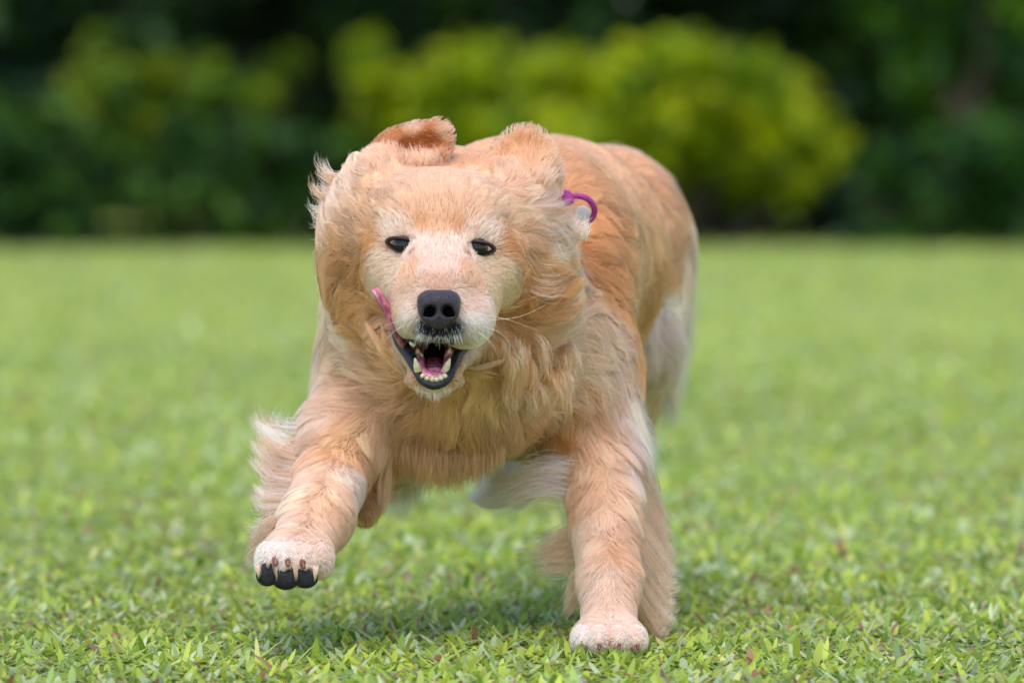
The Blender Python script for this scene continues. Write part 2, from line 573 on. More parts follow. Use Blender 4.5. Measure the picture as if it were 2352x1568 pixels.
YEL = [(158, 172, 4), (134, 154, 4), (180, 186, 8), (104, 128, 6)]
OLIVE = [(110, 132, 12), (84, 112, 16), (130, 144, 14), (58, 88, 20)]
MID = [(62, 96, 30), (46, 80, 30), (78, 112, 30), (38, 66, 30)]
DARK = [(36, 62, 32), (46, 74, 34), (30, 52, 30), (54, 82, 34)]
plant('shrub', 'broad yellow-green shrub behind the dog, the brightest and widest of the shrubs', 'shrub', 'shrubs along the edge of the wood', 27.0,
      [(838, 150, 48, 90, .5), (900, 240, 105, 95, 1), (1050, 215, 120, 100, 1.1), (1225, 190, 140, 95, 1.2), (1400, 180, 150, 85, 1.2), (1570, 175, 130, 80, 1.1), (1690, 240, 110, 80, 1), (1600, 300, 170, 70, 1),
       (1800, 320, 110, 80, 1), (1875, 365, 70, 65, .6), (1670, 415, 62, 58, .5), (1350, 320, 260, 80, 1.3), (1050, 330, 200, 80, 1), (1820, 430, 55, 40, .3), (1250, 270, 330, 130, 4), (1640, 290, 220, 120, 2.6), (1000, 290, 150, 120, 1.6)],
      24000, 0.055, YEL, 11, None, 0.9)
plant('shrub', 'loose olive-green shrub with yellowish sprigs left of the dog, above the low dark shrubs', 'shrub', 'shrubs along the edge of the wood', 27.6,
      [(232, 130, 34, 60, .6), (268, 205, 66, 66, 1), (352, 190, 44, 70, .7), (345, 250, 90, 50, .8), (475, 185, 44, 60, .6), (560, 240, 62, 48, .8), (655, 165, 38, 42, .5), (480, 290, 120, 50, 1), (430, 255, 230, 100, 3)],
      10000, 0.05, OLIVE, 23, None, 0.8)
plant('shrub', 'low dark green shrub at the far left edge of the lawn', 'shrub', 'shrubs along the edge of the wood', 26.3,
      [(-60, 330, 130, 110, 1), (70, 320, 120, 90, 1), (190, 380, 120, 100, 1), (60, 440, 200, 80, 1), (-120, 562, 115, 42, 1.3), (10, 562, 115, 42, 1.3), (140, 562, 115, 42, 1.3)], 10000, 0.06, MID, 31, None, 0.8)
plant('shrub', 'low mid-green shrub between the far left one and the dog', 'shrub', 'shrubs along the edge of the wood', 26.8,
      [(380, 370, 110, 90, 1), (500, 350, 110, 80, 1), (620, 370, 110, 90, 1), (730, 400, 90, 90, .8), (520, 450, 220, 65, 1), (330, 562, 115, 42, 1.3), (460, 562, 115, 42, 1.3), (590, 562, 115, 42, 1.3), (720, 562, 115, 42, 1.3)], 11000, 0.06, MID, 37, None, 0.8)
plant('shrub', 'low dark foliage standing in for the shade under the bright yellow-green shrub, its base hugging the lawn', 'shrub', 'shrubs along the edge of the wood', 27.6,  # added leaves; the shade below the bright shrub is their dark colour
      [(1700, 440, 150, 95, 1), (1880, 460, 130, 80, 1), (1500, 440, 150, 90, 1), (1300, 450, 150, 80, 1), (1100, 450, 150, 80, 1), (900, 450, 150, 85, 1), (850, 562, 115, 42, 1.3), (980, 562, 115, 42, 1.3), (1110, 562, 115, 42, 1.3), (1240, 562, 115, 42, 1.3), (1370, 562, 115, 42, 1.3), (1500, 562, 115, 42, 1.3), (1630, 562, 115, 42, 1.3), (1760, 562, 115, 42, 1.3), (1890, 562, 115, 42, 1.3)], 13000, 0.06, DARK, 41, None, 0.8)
plant('shrub', 'dark green bushy shrub at the right edge of the photo', 'shrub', 'shrubs along the edge of the wood', 26.6,
      [(2060, 410, 90, 90, 1), (2200, 350, 120, 120, 1), (2360, 400, 130, 120, 1), (2230, 470, 190, 55, .8), (2040, 562, 115, 42, 1.3), (2170, 562, 115, 42, 1.3), (2300, 562, 115, 42, 1.3), (2430, 562, 115, 42, 1.3)], 10500, 0.06, [(58, 100, 38), (44, 80, 36), (76, 116, 38), (36, 66, 32)], 43, None, 0.8)
plant('tree', 'tree with mid-green hanging crown at the right of the photo', 'tree', 'trees at the edge of the wood', 29.0,
      [(2120, 100, 130, 170, 1), (2280, 60, 170, 170, 1), (2040, -160, 190, 170, 1), (2280, -260, 280, 210, 1), (2180, 240, 120, 90, .7)], 13000, 0.07, [(76, 116, 32), (58, 98, 36), (98, 136, 32), (42, 76, 32)], 47, 0.13)
for k, (u, y, lab) in enumerate(((2020, 32.0, 'dark tree in the gap between the yellow-green shrub and the tree on the right'), (2420, 31.5, 'dark tree behind the bushy shrub at the right edge'), (150, 31.0, 'dark tree at the far left, behind the olive-green shrub'), (640, 32.5, 'dark tree behind the gap between the olive and the yellow-green shrub'),
                                 (1130, 31.5, 'dark tree directly behind the left half of the yellow-green shrub'), (1640, 33.0, 'dark tree behind the right half of the yellow-green shrub'))):
    plant('tree', lab, 'tree', 'trees at the edge of the wood', y,
          [(u - 130, 60, 210, 190, 1), (u + 140, 20, 220, 190, 1), (u, -230, 330, 200, 1.2), (u - 230, -260, 230, 190, 1), (u + 240, -280, 230, 190, 1), (u, -620, 420, 320, 1.6), (u, 250, 230, 120, .7)],
          12000, 0.10, DARK, 60 + k, 0.16)
# the wood behind them reads as one dark mass
lob = []
for k in range(90):
    lob.append((np.array([-21 + 42 * k / 89.0, 37.5 + 3.0 * math.sin(k * 2.3), 0.9 + 0.8 * math.sin(k * 1.7)]), (1.0, 1.0, 1.2), 0.45))
g_ = np.random.default_rng(5)
for k in range(110):
    lob.append((np.array([g_.uniform(-17, 17), g_.uniform(38, 46), g_.uniform(0.5, 11)]), (2.2, 1.6, 1.8), 1))
v_, q_, c_ = leaf_cloud(lob, 90000, 0.24, DARK, 99, 0.3)
tag(mesh_np('woods', v_, [q_], M_leaf, colors=c_, smooth=False), kind='stuff')

# ------------------------------------------------------------------ the dog: skin, colours, fur


def fur_rgb(c, pure=False):
    c = np.array(lin(*c))
    if 0.37 < c.mean() and c.min() < 0.58 and not pure: c = 0.76 * c + 0.24 * np.array(lin(232, 186, 146))
    return c * np.array([1.06, 0.97, 0.905])


G = []      # (u, v, du, dv, back, length mm, colour, radius px)


def gd(u, v, du, dv, ln, col, r=45, back=0.3):
    G.append((u, v, du, dv, back, ln, col, r))


WHITE, CREAM, PALE, PEACH = (240, 224, 214), (236, 204, 172), (238, 212, 190), (230, 184, 144)
GOLD, ORANGE, DEEP, TAN = (220, 160, 104), (210, 142, 80), (196, 122, 60), (218, 178, 132)
# face
gd(951, 579, .3, .9, 4, (150, 92, 58), 9); gd(1069, 581, -.3, .9, 4, (150, 92, 58), 9); gd(893, 560, -1, 0, 5, (176, 122, 84), 8); gd(1138, 580, 1, .2, 5, (176, 122, 84), 8)
gd(1008, 655, 0, -1, 4, (232, 196, 176), 26); gd(1008, 610, 0, -1, 6, (240, 210, 194), 30)
gd(938, 628, -.4, -1, 5, (228, 184, 150), 24); gd(1081, 640, .4, -1, 5, (224, 178, 144), 24)
gd(1008, 570, 0, -1, 7, (240, 212, 196), 28); gd(962, 560, -.2, -1, 7, (242, 216, 200), 24); gd(1054, 562, .2, -1, 7, (242, 216, 200), 24)
gd(1005, 522, 0, -1, 9, (230, 184, 144), 24); gd(972, 520, -.15, -1, 9, (218, 164, 116), 17); gd(1044, 524, .15, -1, 9, (216, 162, 114), 17)
gd(1010, 470, 0, -1, 10, (234, 196, 164), 36); gd(1010, 420, 0, -1, 12, (234, 192, 160), 45)
gd(920, 430, -.7, -.7, 16, (234, 196, 166)); gd(1110, 440, .7, -.6, 16, (234, 196, 166))
gd(880, 482, -1, -.5, 26, (228, 184, 148), 40); gd(1150, 492, 1, -.4, 26, (230, 188, 154), 40)
gd(902, 530, -.6, -.7, 7, (242, 218, 202), 22); gd(940, 540, -.4, -.9, 7, (238, 210, 192), 20)
gd(1125, 540, .6, -.7, 7, (242, 218, 202), 22); gd(1085, 545, .4, -.9, 7, (238, 210, 192), 20)
gd(862, 545, -1, -.1, 14, (216, 152, 90), 26); gd(1162, 562, 1, -.1, 16, (204, 140, 80), 28)
gd(880, 605, -1, .3, 8, (238, 214, 190), 34); gd(868, 655, -.8, .6, 9, (232, 202, 170), 34)
gd(1140, 612, 1, .3, 8, (232, 206, 176), 34); gd(1160, 660, .8, .6, 9, (224, 192, 150), 34)
gd(925, 690, -.8, .5, 6, (238, 206, 182), 26); gd(938, 735, -.6, .8, 6, (242, 226, 216), 24)
gd(972, 690, -.5, .6, 4, (238, 212, 196), 20); gd(1052, 690, .5, .6, 4, (238, 214, 200), 20)
gd(1085, 690, .8, .4, 6, (236, 204, 184), 26); gd(1092, 740, .6, .8, 6, (244, 234, 230), 26); gd(1115, 705, .9, .4, 6, (238, 212, 196), 20)
gd(964, 750, -.5, 1, 4, (70, 66, 74), 14); gd(1052, 752, .5, 1, 4, (70, 66, 74), 14); gd(1006, 764, 0, 1, 4, (40, 36, 42), 22); gd(980, 772, -.2, 1, 5, (70, 66, 74), 16); gd(1032, 774, .2, 1, 5, (70, 66, 74), 16)
gd(950, 772, -.4, 1, 6, (196, 188, 188), 14); gd(1064, 776, .4, 1, 6, (196, 188, 188), 14); gd(930, 758, -.5, 1, 6, (222, 212, 208), 15); gd(1086, 768, .5, 1, 7, (236, 228, 224), 16); gd(948, 752, -.6, .9, 5, (190, 182, 182), 12); gd(1068, 755, .6, .9, 5, (190, 182, 182), 12)
gd(998, 892, 0, 1, 7, (240, 230, 224), 20); gd(950, 862, -.6, .8, 4, (214, 164, 118), 20); gd(1046, 862, .6, .8, 4, (212, 162, 116), 20)
# ears
gd(945, 330, .5, -.6, 4, (200, 120, 66), 26, 0); gd(1000, 328, .6, .2, 6, (196, 116, 64), 22, 0); gd(945, 298, .3, -1, 8, (236, 200, 172), 14, 0); gd(1018, 308, .6, -.6, 8, (234, 196, 166), 13, 0); gd(900, 335, -.2, -1, 8, (206, 136, 84), 22, 0)
gd(945, 372, .2, -1, 15, (230, 184, 154), 28); gd(1000, 362, .3, -1, 10, (216, 160, 122), 24); gd(880, 385, -.3, -1, 20, (232, 190, 160), 34)
gd(1200, 320, .1, -1, 9, (226, 168, 124), 34, 0); gd(1215, 370, .2, -.9, 12, (230, 180, 144), 34, 0); gd(1170, 385, -.1, -1, 15, (232, 192, 166), 28)
gd(1250, 400, .8, -.5, 22, (236, 204, 184), 26); gd(1180, 430, .6, -.7, 22, (234, 196, 170), 34)
gd(858, 470, -1, -.55, 30, (232, 188, 154), 34); gd(852, 520, -1, -.3, 28, (226, 176, 134), 30); gd(1178, 470, 1, -.35, 30, (236, 196, 168), 34); gd(1182, 525, 1, .1, 32, (230, 182, 146), 30)
gd(845, 600, -1, .2, 24, (208, 148, 96), 26); gd(1192, 610, 1, .25, 28, (200, 138, 84), 28)
# ruff to the left of the face
gd(835, 410, -.7, -.8, 26, (234, 198, 170), 34); gd(800, 450, -.6, -.9, 30, (240, 210, 194), 40); gd(772, 490, -.6, -.9, 30, (240, 210, 192), 40)
gd(835, 505, -1, -.4, 24, (230, 190, 158), 34); gd(800, 540, -1, -.2, 28, (226, 180, 140), 34); gd(795, 575, -1, .3, 28, (206, 146, 94), 34)
gd(775, 630, -.8, .8, 32, (216, 160, 110), 42); gd(820, 690, -.7, .8, 32, (218, 164, 114), 42); gd(750, 720, -.7, .7, 30, (238, 208, 184), 40)
gd(850, 745, -.9, .5, 38, (212, 156, 104), 42); gd(885, 815, -1, .25, 40, (222, 172, 122), 50); gd(800, 800, -1, .3, 34, (236, 204, 178), 55)
gd(740, 850, -.7, .7, 30, (242, 216, 200), 45); gd(900, 900, -1, .25, 42, (232, 192, 156), 60); gd(815, 890, -1, .25, 34, (230, 188, 150), 55)
gd(740, 940, -.8, .7, 34, (242, 216, 200), 50); gd(850, 960, -.9, .5, 34, (232, 196, 166), 50)
# chest
gd(955, 960, -.5, .9, 52, (222, 180, 136), 60); gd(1040, 970, 0, 1, 58, (218, 176, 128), 60); gd(1110, 1000, .2, 1, 60, (214, 172, 122), 60)
gd(1010, 1040, 0, 1, 52, (212, 170, 122), 60); gd(1100, 860, 0, 1, 46, (220, 182, 136), 45); gd(1160, 930, .5, 1, 55, (230, 200, 168), 50)
gd(960, 900, -.6, .7, 45, (226, 184, 142), 50); gd(1040, 910, 0, 1, 45, (218, 174, 126), 45)
# ruff to the right
gd(1225, 465, 1, -.2, 36, (236, 206, 188), 36); gd(1245, 515, 1, 0, 42, (240, 216, 206), 40); gd(1215, 575, 1, .5, 42, (222, 176, 136), 40)
gd(1265, 615, 1, .15, 42, (210, 150, 98), 42); gd(1200, 665, .8, .6, 40, (206, 146, 94), 42); gd(1245, 725, 1, -.25, 50, (206, 148, 96), 46)
gd(1250, 790, 1, 0, 50, (228, 192, 158), 45); gd(1330, 700, .8, .3, 45, (234, 200, 172), 55); gd(1340, 790, .9, .4, 45, (238, 210, 188), 55); gd(1300, 650, .9, .2, 45, (226, 182, 140), 45); gd(1310, 580, 1, .1, 42, (238, 212, 196), 40)
gd(1190, 800, .9, .5, 45, (220, 178, 132), 45); gd(1290, 860, 1, .3, 42, (232, 200, 172), 55); gd(1245, 900, .8, .5, 42, (226, 184, 146), 50)
gd(1385, 760, .7, .8, 38, (238, 212, 194), 50); gd(1425, 880, .7, .8, 34, (242, 216, 200), 50); gd(1450, 970, .8, .8, 38, (242, 226, 220), 50)
# shoulder and planted foreleg
gd(1330, 940, .2, 1, 28, (226, 174, 130), 45); gd(1300, 990, .1, 1, 18, (196, 126, 66), 30); gd(1385, 980, .5, .9, 26, (234, 194, 164), 50)
gd(1255, 1045, -.4, 1, 25, (224, 174, 132), 45); gd(1330, 1100, -.1, 1, 20, (232, 188, 152), 50); gd(1400, 1100, .2, 1, 22, (236, 196, 164), 50)
gd(1455, 1100, .5, 1, 30, (242, 220, 210), 36); gd(1355, 1250, 0, 1, 17, (240, 208, 184), 45); gd(1420, 1250, .15, 1, 18, (226, 178, 138), 36)
gd(1470, 1260, .5, 1, 34, (238, 208, 188), 40); gd(1385, 1370, 0, 1, 13, (242, 214, 194), 45); gd(1450, 1380, .2, 1, 13, (230, 188, 154), 40)
gd(1400, 1462, 0, 1, 3, (244, 218, 202), 36); gd(1335, 1466, 0, 1, 3, (246, 234, 226), 30); gd(1462, 1467, 0, 1, 3, (242, 218, 200), 30)
# hind foot under the belly
gd(1255, 1050, -.6, .8, 26, (240, 214, 194), 36); gd(1195, 1088, -.8, .6, 32, (246, 234, 228), 34); gd(1150, 1115, -1, .4, 36, (244, 230, 222), 30)
# raised foreleg
gd(820, 960, -.3, 1, 20, (232, 188, 152), 50); gd(760, 1020, -.4, 1, 20, (228, 180, 138), 50); gd(705, 1020, -.8, .4, 34, (242, 216, 200), 40)
gd(740, 1100, -.3, 1, 19, (238, 204, 178), 50); gd(805, 1110, .1, 1, 20, (242, 220, 210), 40); gd(850, 1085, .2, 1, 18, (218, 164, 126), 36)
gd(665, 1150, -.8, .5, 28, (238, 210, 190), 36); gd(700, 1200, -.2, 1, 16, (240, 210, 188), 45); gd(770, 1200, 0, 1, 16, (234, 194, 162), 45)
gd(640, 1270, -.2, 1, 4, (246, 234, 226), 40); gd(715, 1275, .1, 1, 4, (240, 214, 198), 40); gd(845, 1170, 0, 1, 14, (200, 152, 104), 40)
# trunk: lit top paler, flanks deeper, that shading put into the coat colour
gd(1080, 340, .1, -1, 18, (228, 174, 130), 90, 1); gd(1300, 335, .3, -.3, 18, (226, 170, 124), 90, 1); gd(1320, 430, .5, .2, 18, (222, 162, 112), 80, 1)
gd(1400, 400, .4, .1, 18, (222, 162, 112), 80, 1); gd(1395, 540, .5, .4, 22, (212, 148, 94), 70, 1); gd(1425, 650, .5, .8, 24, (210, 146, 92), 70, 1)
gd(1370, 640, .5, .8, 22, (206, 140, 84), 60, 1); gd(1480, 590, .4, .6, 22, (216, 154, 102), 60, 1); gd(1490, 740, .3, 1, 25, (212, 150, 96), 70, 1)
gd(1470, 840, .2, 1, 25, (208, 148, 94), 60, 1); gd(1530, 540, .4, .8, 24, (220, 160, 112), 60, 1); gd(1470, 420, .4, .3, 18, (222, 162, 112), 70, 1)
gd(1180, 350, .2, -.4, 18, (226, 170, 124), 90, 1); gd(1440, 480, .4, .3, 20, (218, 156, 104), 80, 1); gd(1350, 540, .5, .5, 22, (212, 148, 92), 60, 1)
gd(1575, 680, .2, 1, 30, (240, 214, 196), 50); gd(1550, 800, .1, 1, 34, (238, 218, 202), 55); gd(1510, 900, 0, 1, 30, (226, 200, 174), 55)

_cam = Vector((0, CAM_Y, CAM_Z))
gp, gvec, glen, gcol, grad_ = [], [], [], [], []
for (u, v, du, dv, back, ln, col, r) in G:
    d = Vector(P(u, v, 0.3)) - _cam
    hit, nor, _, _ = BVH.ray_cast(_cam, d.normalized())
    if hit is None:
        hit, nor, _, _ = BVH.find_nearest(Vector(P(u, v, 0.3 if u < 1480 else 0.8)))
    w = np.array([du, back, -dv]); w /= np.linalg.norm(w)
    gp.append(np.array(hit)); gvec.append(w); glen.append(ln / 1000.0); gcol.append(fur_rgb(col, (835 < u < 1185 and 500 < v < 910) or v > 1235)); grad_.append(r / 2350.0)
gp, gvec, glen, gcol, grad_ = map(np.array, (gp, gvec, glen, gcol, grad_))


def interp(p):
    """Comb direction, length and colour of the coat at points p."""
    D, Ln, Cc = np.empty((len(p), 3)), np.empty(len(p)), np.empty((len(p), 3))
    for s in range(0, len(p), 20000):
        q = p[s:s + 20000]
        d2 = ((q[:, None, :] - gp[None]) ** 2).sum(2)
        w = np.exp(-d2 / (grad_[None] ** 2)) + 1e-7 * (0.03 ** 4) / (d2 + 1e-5) ** 2
        w /= w.sum(1, keepdims=True)
        D[s:s + 20000], Ln[s:s + 20000], Cc[s:s + 20000] = w @ gvec, w @ glen, w @ gcol
    return D, Ln, Cc


def inside(p, u, v, y, rx, ry, rz, R=None):
    q = p - P(u, v, y)
    if R is not None: q = q @ R.T
    return ((q / np.array([rx, ry, rz])) ** 2).sum(1) < 1.0


def surf(u, v):
    d = (Vector(P(u, v, 0.3)) - _cam).normalized()
    hit, nor, _, _ = BVH.ray_cast(_cam, d)
    return np.array(hit), np.array(nor)


EYES = [((898, 560), (946, 571), 930, 564, 0.0046, 0.0031), ((1074, 575), (1134, 579), 1093, 570, 0.0050, 0.0032)]
EYE_POS = [surf(e[2], e[3])[0] for e in EYES]
PADS = [(614, 1317, .0094, .0106), (656, 1325, .0118, .0108), (702, 1323, .0106, .0100)]


def bare(p):
    """Where no hair grows: eye openings, nose pad, mouth, toe pads."""
    m = inside(p, 998, 820, 0.055, 0.0245, 0.085, 0.0185)
    m |= inside(p, 1008, 708, -0.006, 0.0205, 0.022, 0.0185)
    for ep, e in zip(EYE_POS, EYES):
        a = math.degrees(math.atan2(e[1][1] - e[0][1], e[1][0] - e[0][0]))
        q = (p - ep) @ rot('Y', a).T
        m |= ((q[:, 0] / 0.0180) ** 2 + (q[:, 2] / 0.0058) ** 2 + (q[:, 1] / 0.02) ** 2) < 1
    for (u, v, a, b) in PADS:
        m |= inside(p, u, v, -0.016, a * 0.95, 0.020, b * 0.9)
    return m


skin_col = interp(BODY_V)[2] * 0.6
_mouth = inside(BODY_V, 998, 818, 0.06, 0.0265, 0.090, 0.0205)
skin_col[_mouth] = lin(92, 34, 44)
_lip = inside(BODY_V, 1008, 768, 0.008, 0.024, 0.032, 0.0115)
skin_col[_lip & ~_mouth] = lin(48, 42, 50)
M_skin = material('dog_skin', attr='tint', rough=0.65, spec=0.25)
dog = mesh_np('dog', BODY_V, [BODY_F], M_skin, colors=skin_col)
tag(dog, 'golden retriever galloping over the lawn with open mouth, ears flung up and one forepaw raised', 'dog')

# hair material: every strand carries its own colour
M_fur = bpy.data.materials.new('fur')
M_fur.use_nodes = True
_n, _l = M_fur.node_tree.nodes, M_fur.node_tree.links
_n.clear()
_o = _n.new('ShaderNodeOutputMaterial')
_h = _n.new('ShaderNodeBsdfHairPrincipled')
_h.model = 'CHIANG'
_h.parametrization = 'COLOR'
_h.inputs['Roughness'].default_value = 0.5
_h.inputs['IOR'].default_value = 1.3
_h.inputs['Radial Roughness'].default_value = 0.6
_h.inputs['Random Roughness'].default_value = 0.1
_h.inputs['Coat'].default_value = 0.0
_a = _n.new('ShaderNodeAttribute')
_a.attribute_name = 'tint'
_l.new(_a.outputs['Color'], _h.inputs['Color'])
_df = _n.new('ShaderNodeBsdfDiffuse')
_l.new(_a.outputs['Color'], _df.inputs['Color'])
_ms = _n.new('ShaderNodeMixShader')
_ms.inputs[0].default_value = 0.4
_l.new(_h.outputs[0], _ms.inputs[1])
_l.new(_df.outputs[0], _ms.inputs[2])
_l.new(_ms.outputs[0], _o.inputs['Surface'])


def hair_object(name, pts, radius, tip, colors, parent, taper=0.6):
    """pts (n, m, 3) strands as one curves object."""
    n, m = pts.shape[:2]
    cu = bpy.data.hair_curves.new(name)
    cu.add_curves([m] * n)
    cu.attributes['position'].data.foreach_set('vector', pts.astype(np.float32).ravel())
    t = np.linspace(0, 1, m)
    r = radius[:, None] * (1 - (1 - tip) * np.clip((t - taper) / (1 - taper), 0, 1) ** 1.2)[None]
    ra = cu.attributes.get('radius') or cu.attributes.new('radius', 'FLOAT', 'POINT')
    ra.data.foreach_set('value', r.astype(np.float32).ravel())
    c4 = np.ones((n, 4), dtype=np.float32)
    c4[:, :3] = np.clip(colors, 0, 0.95)
    ca = cu.attributes.new('tint', 'FLOAT_COLOR', 'CURVE')
    ca.data.foreach_set('color', c4.ravel())
    cu.materials.append(M_fur)
    return link(bpy.data.objects.new(name, cu), parent)


def unit(a): return a / (np.linalg.norm(a, axis=-1, keepdims=True) + 1e-9)


def scatter(n, dens):
    """n points on the dog's skin, more where dens (per face) is high."""
    q = BODY_V[BODY_F]
    area = 0.5 * np.linalg.norm(np.cross(q[:, 2] - q[:, 0], q[:, 3] - q[:, 1]), axis=1)
    w = area * dens
    f = rng.choice(len(w), n, p=w / w.sum())
    a, b = rng.random((n, 1)), rng.random((n, 1))
    c = q[f]
    return (c[:, 0] * (1 - a) + c[:, 1] * a) * (1 - b) + (c[:, 3] * (1 - a) + c[:, 2] * a) * b


def nearest(src, dst):
    kd = KDTree(len(dst))
    for i, p in enumerate(dst): kd.insert(p, i)
    kd.balance()
    return np.array([kd.find(p)[1] for p in src])


def swirl(p, wl, seed):
    """A smooth vector noise of about unit size with features of wl metres."""
    g = np.random.default_rng(seed)
    out = np.zeros_like(p)
    for k in range(6):
        f = g.normal(0, 1, (3, 3)) * (6.28 / wl) * 0.42 * (1 + 0.3 * k)
        out += np.sin(p @ f + g.uniform(0, 6.28, 3)) / (1 + 0.25 * k)
    return out * 0.5


def grow(roots, D, Ln, npts, lift, wave, clump, clump_pow, leaders, jit_l, jit_s, flow=0.0):
    n = len(roots)
    _, N = DOG.sample(roots)
    nl = max(1, n // leaders)
    li = rng.choice(n, nl, replace=False)
    own = nearest(roots, roots[li])
    jl = rng.normal(0, 1, (nl, 3))
    D = unit(D - (D * N).sum(1, keepdims=True) * N)
    calm = np.clip((roots[:, 2:3] - 0.17) / 0.09, 0.15, 1.0)       # the fur of the legs lies straighter
    D = unit(D + (jit_l * jl[own] + flow * swirl(roots, 0.060, 3)) * calm + jit_s * rng.normal(0, 1, (n, 3)))
    D = unit(D - (D * N).sum(1, keepdims=True) * N)
    lf = lift * (0.6 + 0.8 * rng.random((n, 1)))
    d = unit(D - (D * N).sum(1, keepdims=True) * N * 0.9 + N * lf)
    step = (Ln / (npts - 1))[:, None]
    p = roots - N * 0.0006
    out = [p]
    for k in range(1, npts):
        t = k / (npts - 1)
        p = p + d * step
        s, g = DOG.sample(p)
        hmin = 0.0012 + 0.10 * Ln * t * (lf[:, 0] / max(lift, 1e-3)) * 0.7
        push = np.clip(hmin - s, 0, None)
        p = p + g * push[:, None]
        pull = np.clip(s - (hmin + 0.004 + 0.16 * Ln), 0, None) * 0.35
        p = p - g * pull[:, None]
        out.append(p)
        dn = unit(p - out[-2])
        tang = unit(D - (D * g).sum(1, keepdims=True) * g * 0.9)
        d = unit(0.55 * dn + 0.45 * tang)
    pts = np.stack(out, 1)
    t = np.linspace(0, 1, npts)[None, :, None]
    # waves shared by a lock
    side = unit(np.cross(D, N))
    ph = 3.2 * swirl(roots, 0.045, 8)[:, 0] + 0.7 * rng.normal(0, 1, nl)[own]
    fr = (0.8 + 0.8 * rng.random(nl))[own]
    am = wave * Ln * (0.5 + 0.9 * rng.random(nl)[own]) * calm[:, 0]
    pts = pts + side[:, None, :] * (am[:, None] * t[0, :, 0][None] * np.sin(ph[:, None] + fr[:, None] * 6.28 * t[0, :, 0][None]))[:, :, None]
    # strands gather towards the lock's leader
    lead = pts[li][own]
    lead_r = roots[li][own]
    off = (roots - lead_r)[:, None, :]
    w = (clump * t ** clump_pow) * (0.7 + 0.3 * rng.random((n, 1, 1)))
    tgt = lead + off * 0.30
    scale = np.clip(Ln / (Ln[li][own] + 1e-6), 0.5, 1.3)[:, None, None]
    tgt = tgt * 1.0
    pts = pts * (1 - w) + tgt * w
    return pts, own, nl


_fc = BODY_V[BODY_F].mean(1)
_e1 = BODY_V[BODY_F]
_fn = unit(np.cross(_e1[:, 2] - _e1[:, 0], _e1[:, 3] - _e1[:, 1]))
_view = unit(np.array([0, CAM_Y, CAM_Z]) - _fc)
_fd, _fl, _ = interp(_fc)
facing = (_fn * _view).sum(1)
dens = np.where(facing > -0.45, 1.0, 0.35)
dens *= np.where(_fc[:, 1] < 0.17, 2.2, 1.0) * np.where((_fc[:, 1] < 0.14) & (_fc[:, 2] > 0.27), 1.8, 1.0)
dens *= np.where(_fc[:, 1] > 0.55, 0.8, 1.0)
dens[bare(_fc)] *= 0.3

EDGE = 0.017
# short coat
r0 = scatter(int(HAIR_SHORT), dens * np.where(_fl < EDGE * 1.15, 1.0, 0.25))
r0 = r0[~bare(r0)]
D0, L0, C0 = interp(r0)
L0 = np.minimum(L0, EDGE) * rng.uniform(0.65, 1.15, len(L0))
pt, own, nl = grow(r0, D0, L0, 5, 0.32, 0.04, 0.3, 1.3, 14, 0.07, 0.09, 0.12)
_dark = (C0.mean(1) < 0.30) & (r0[:, 2] < 0.36) & (r0[:, 2] > 0.25) & (r0[:, 1] < 0.06)
shade = (1 + 0.07 * rng.normal(0, 1, nl)[own] + 0.09 * rng.normal(0, 1, len(r0)))[:, None]
c = C0 * np.clip(shade, 0.6, 1.35)
c[_dark] = np.where(rng.random((_dark.sum(), 1)) < np.clip(0.10 + 2.4 * (C0[_dark].mean(1, keepdims=True) - 0.03), 0.10, 0.95), np.array(lin(242, 236, 236)), np.array(lin(34, 30, 38)))
hair_object('short_coat', pt, np.full(len(r0), 0.00022) * (0.7 + 0.6 * rng.random(len(r0))), 0.15, c, dog)
# long coat
r1 = scatter(int(HAIR_LONG), dens * np.where(_fl > EDGE * 0.9, 1.0, 0.0) * (1 + 0.3 * (_fc[:, 1] < 0.35)))
r1 = r1[~bare(r1)]
D1, L1, C1 = interp(r1)
L1 = L1 * 1.15 * rng.uniform(0.6, 1.2, len(L1))
pt, own, nl = grow(r1, D1, L1, 9, 0.32, 0.085, 0.85, 0.8, 90, 0.10, 0.035, 0.34)
shade = (1 + 0.17 * rng.normal(0, 1, nl)[own] + 0.10 * rng.normal(0, 1, len(r1)) + 0.16 * swirl(r1, 0.05, 21)[:, 1])[:, None]
c = C1 * np.clip(shade, 0.6, 1.35)
hair_object('long_coat', pt, np.full(len(r1), 0.00026) * (0.7 + 0.6 * rng.random(len(r1))), 0.12, c, dog)

# stray hairs that stand off the long coat
r2 = scatter(int(HAIR_LONG * 0.025), dens * np.where(_fl > EDGE * 0.9, 1.0, 0.06))
r2 = r2[~bare(r2)]
D2, L2, C2 = interp(r2)
pt, own, nl = grow(r2, D2, L2 * rng.uniform(0.7, 1.4, len(L2)), 9, 0.95, 0.10, 0.35, 1.0, 12, 0.30, 0.25, 0.35)
hair_object('stray_hair', pt, np.full(len(r2), 0.00020) * (0.7 + 0.5 * rng.random(len(r2))), 0.12, C2 * rng.uniform(0.85, 1.2, (len(r2), 1)), dog)

# loose locks that stand off the body: feathering, wisps, chest curls (u, v, y per knot)
LOCKS = []


def lock(n, knots, root_s, tip_s, col, rad=0.00024, wob=0.004):
    LOCKS.append((n, knots, root_s, tip_s, col, rad, wob))


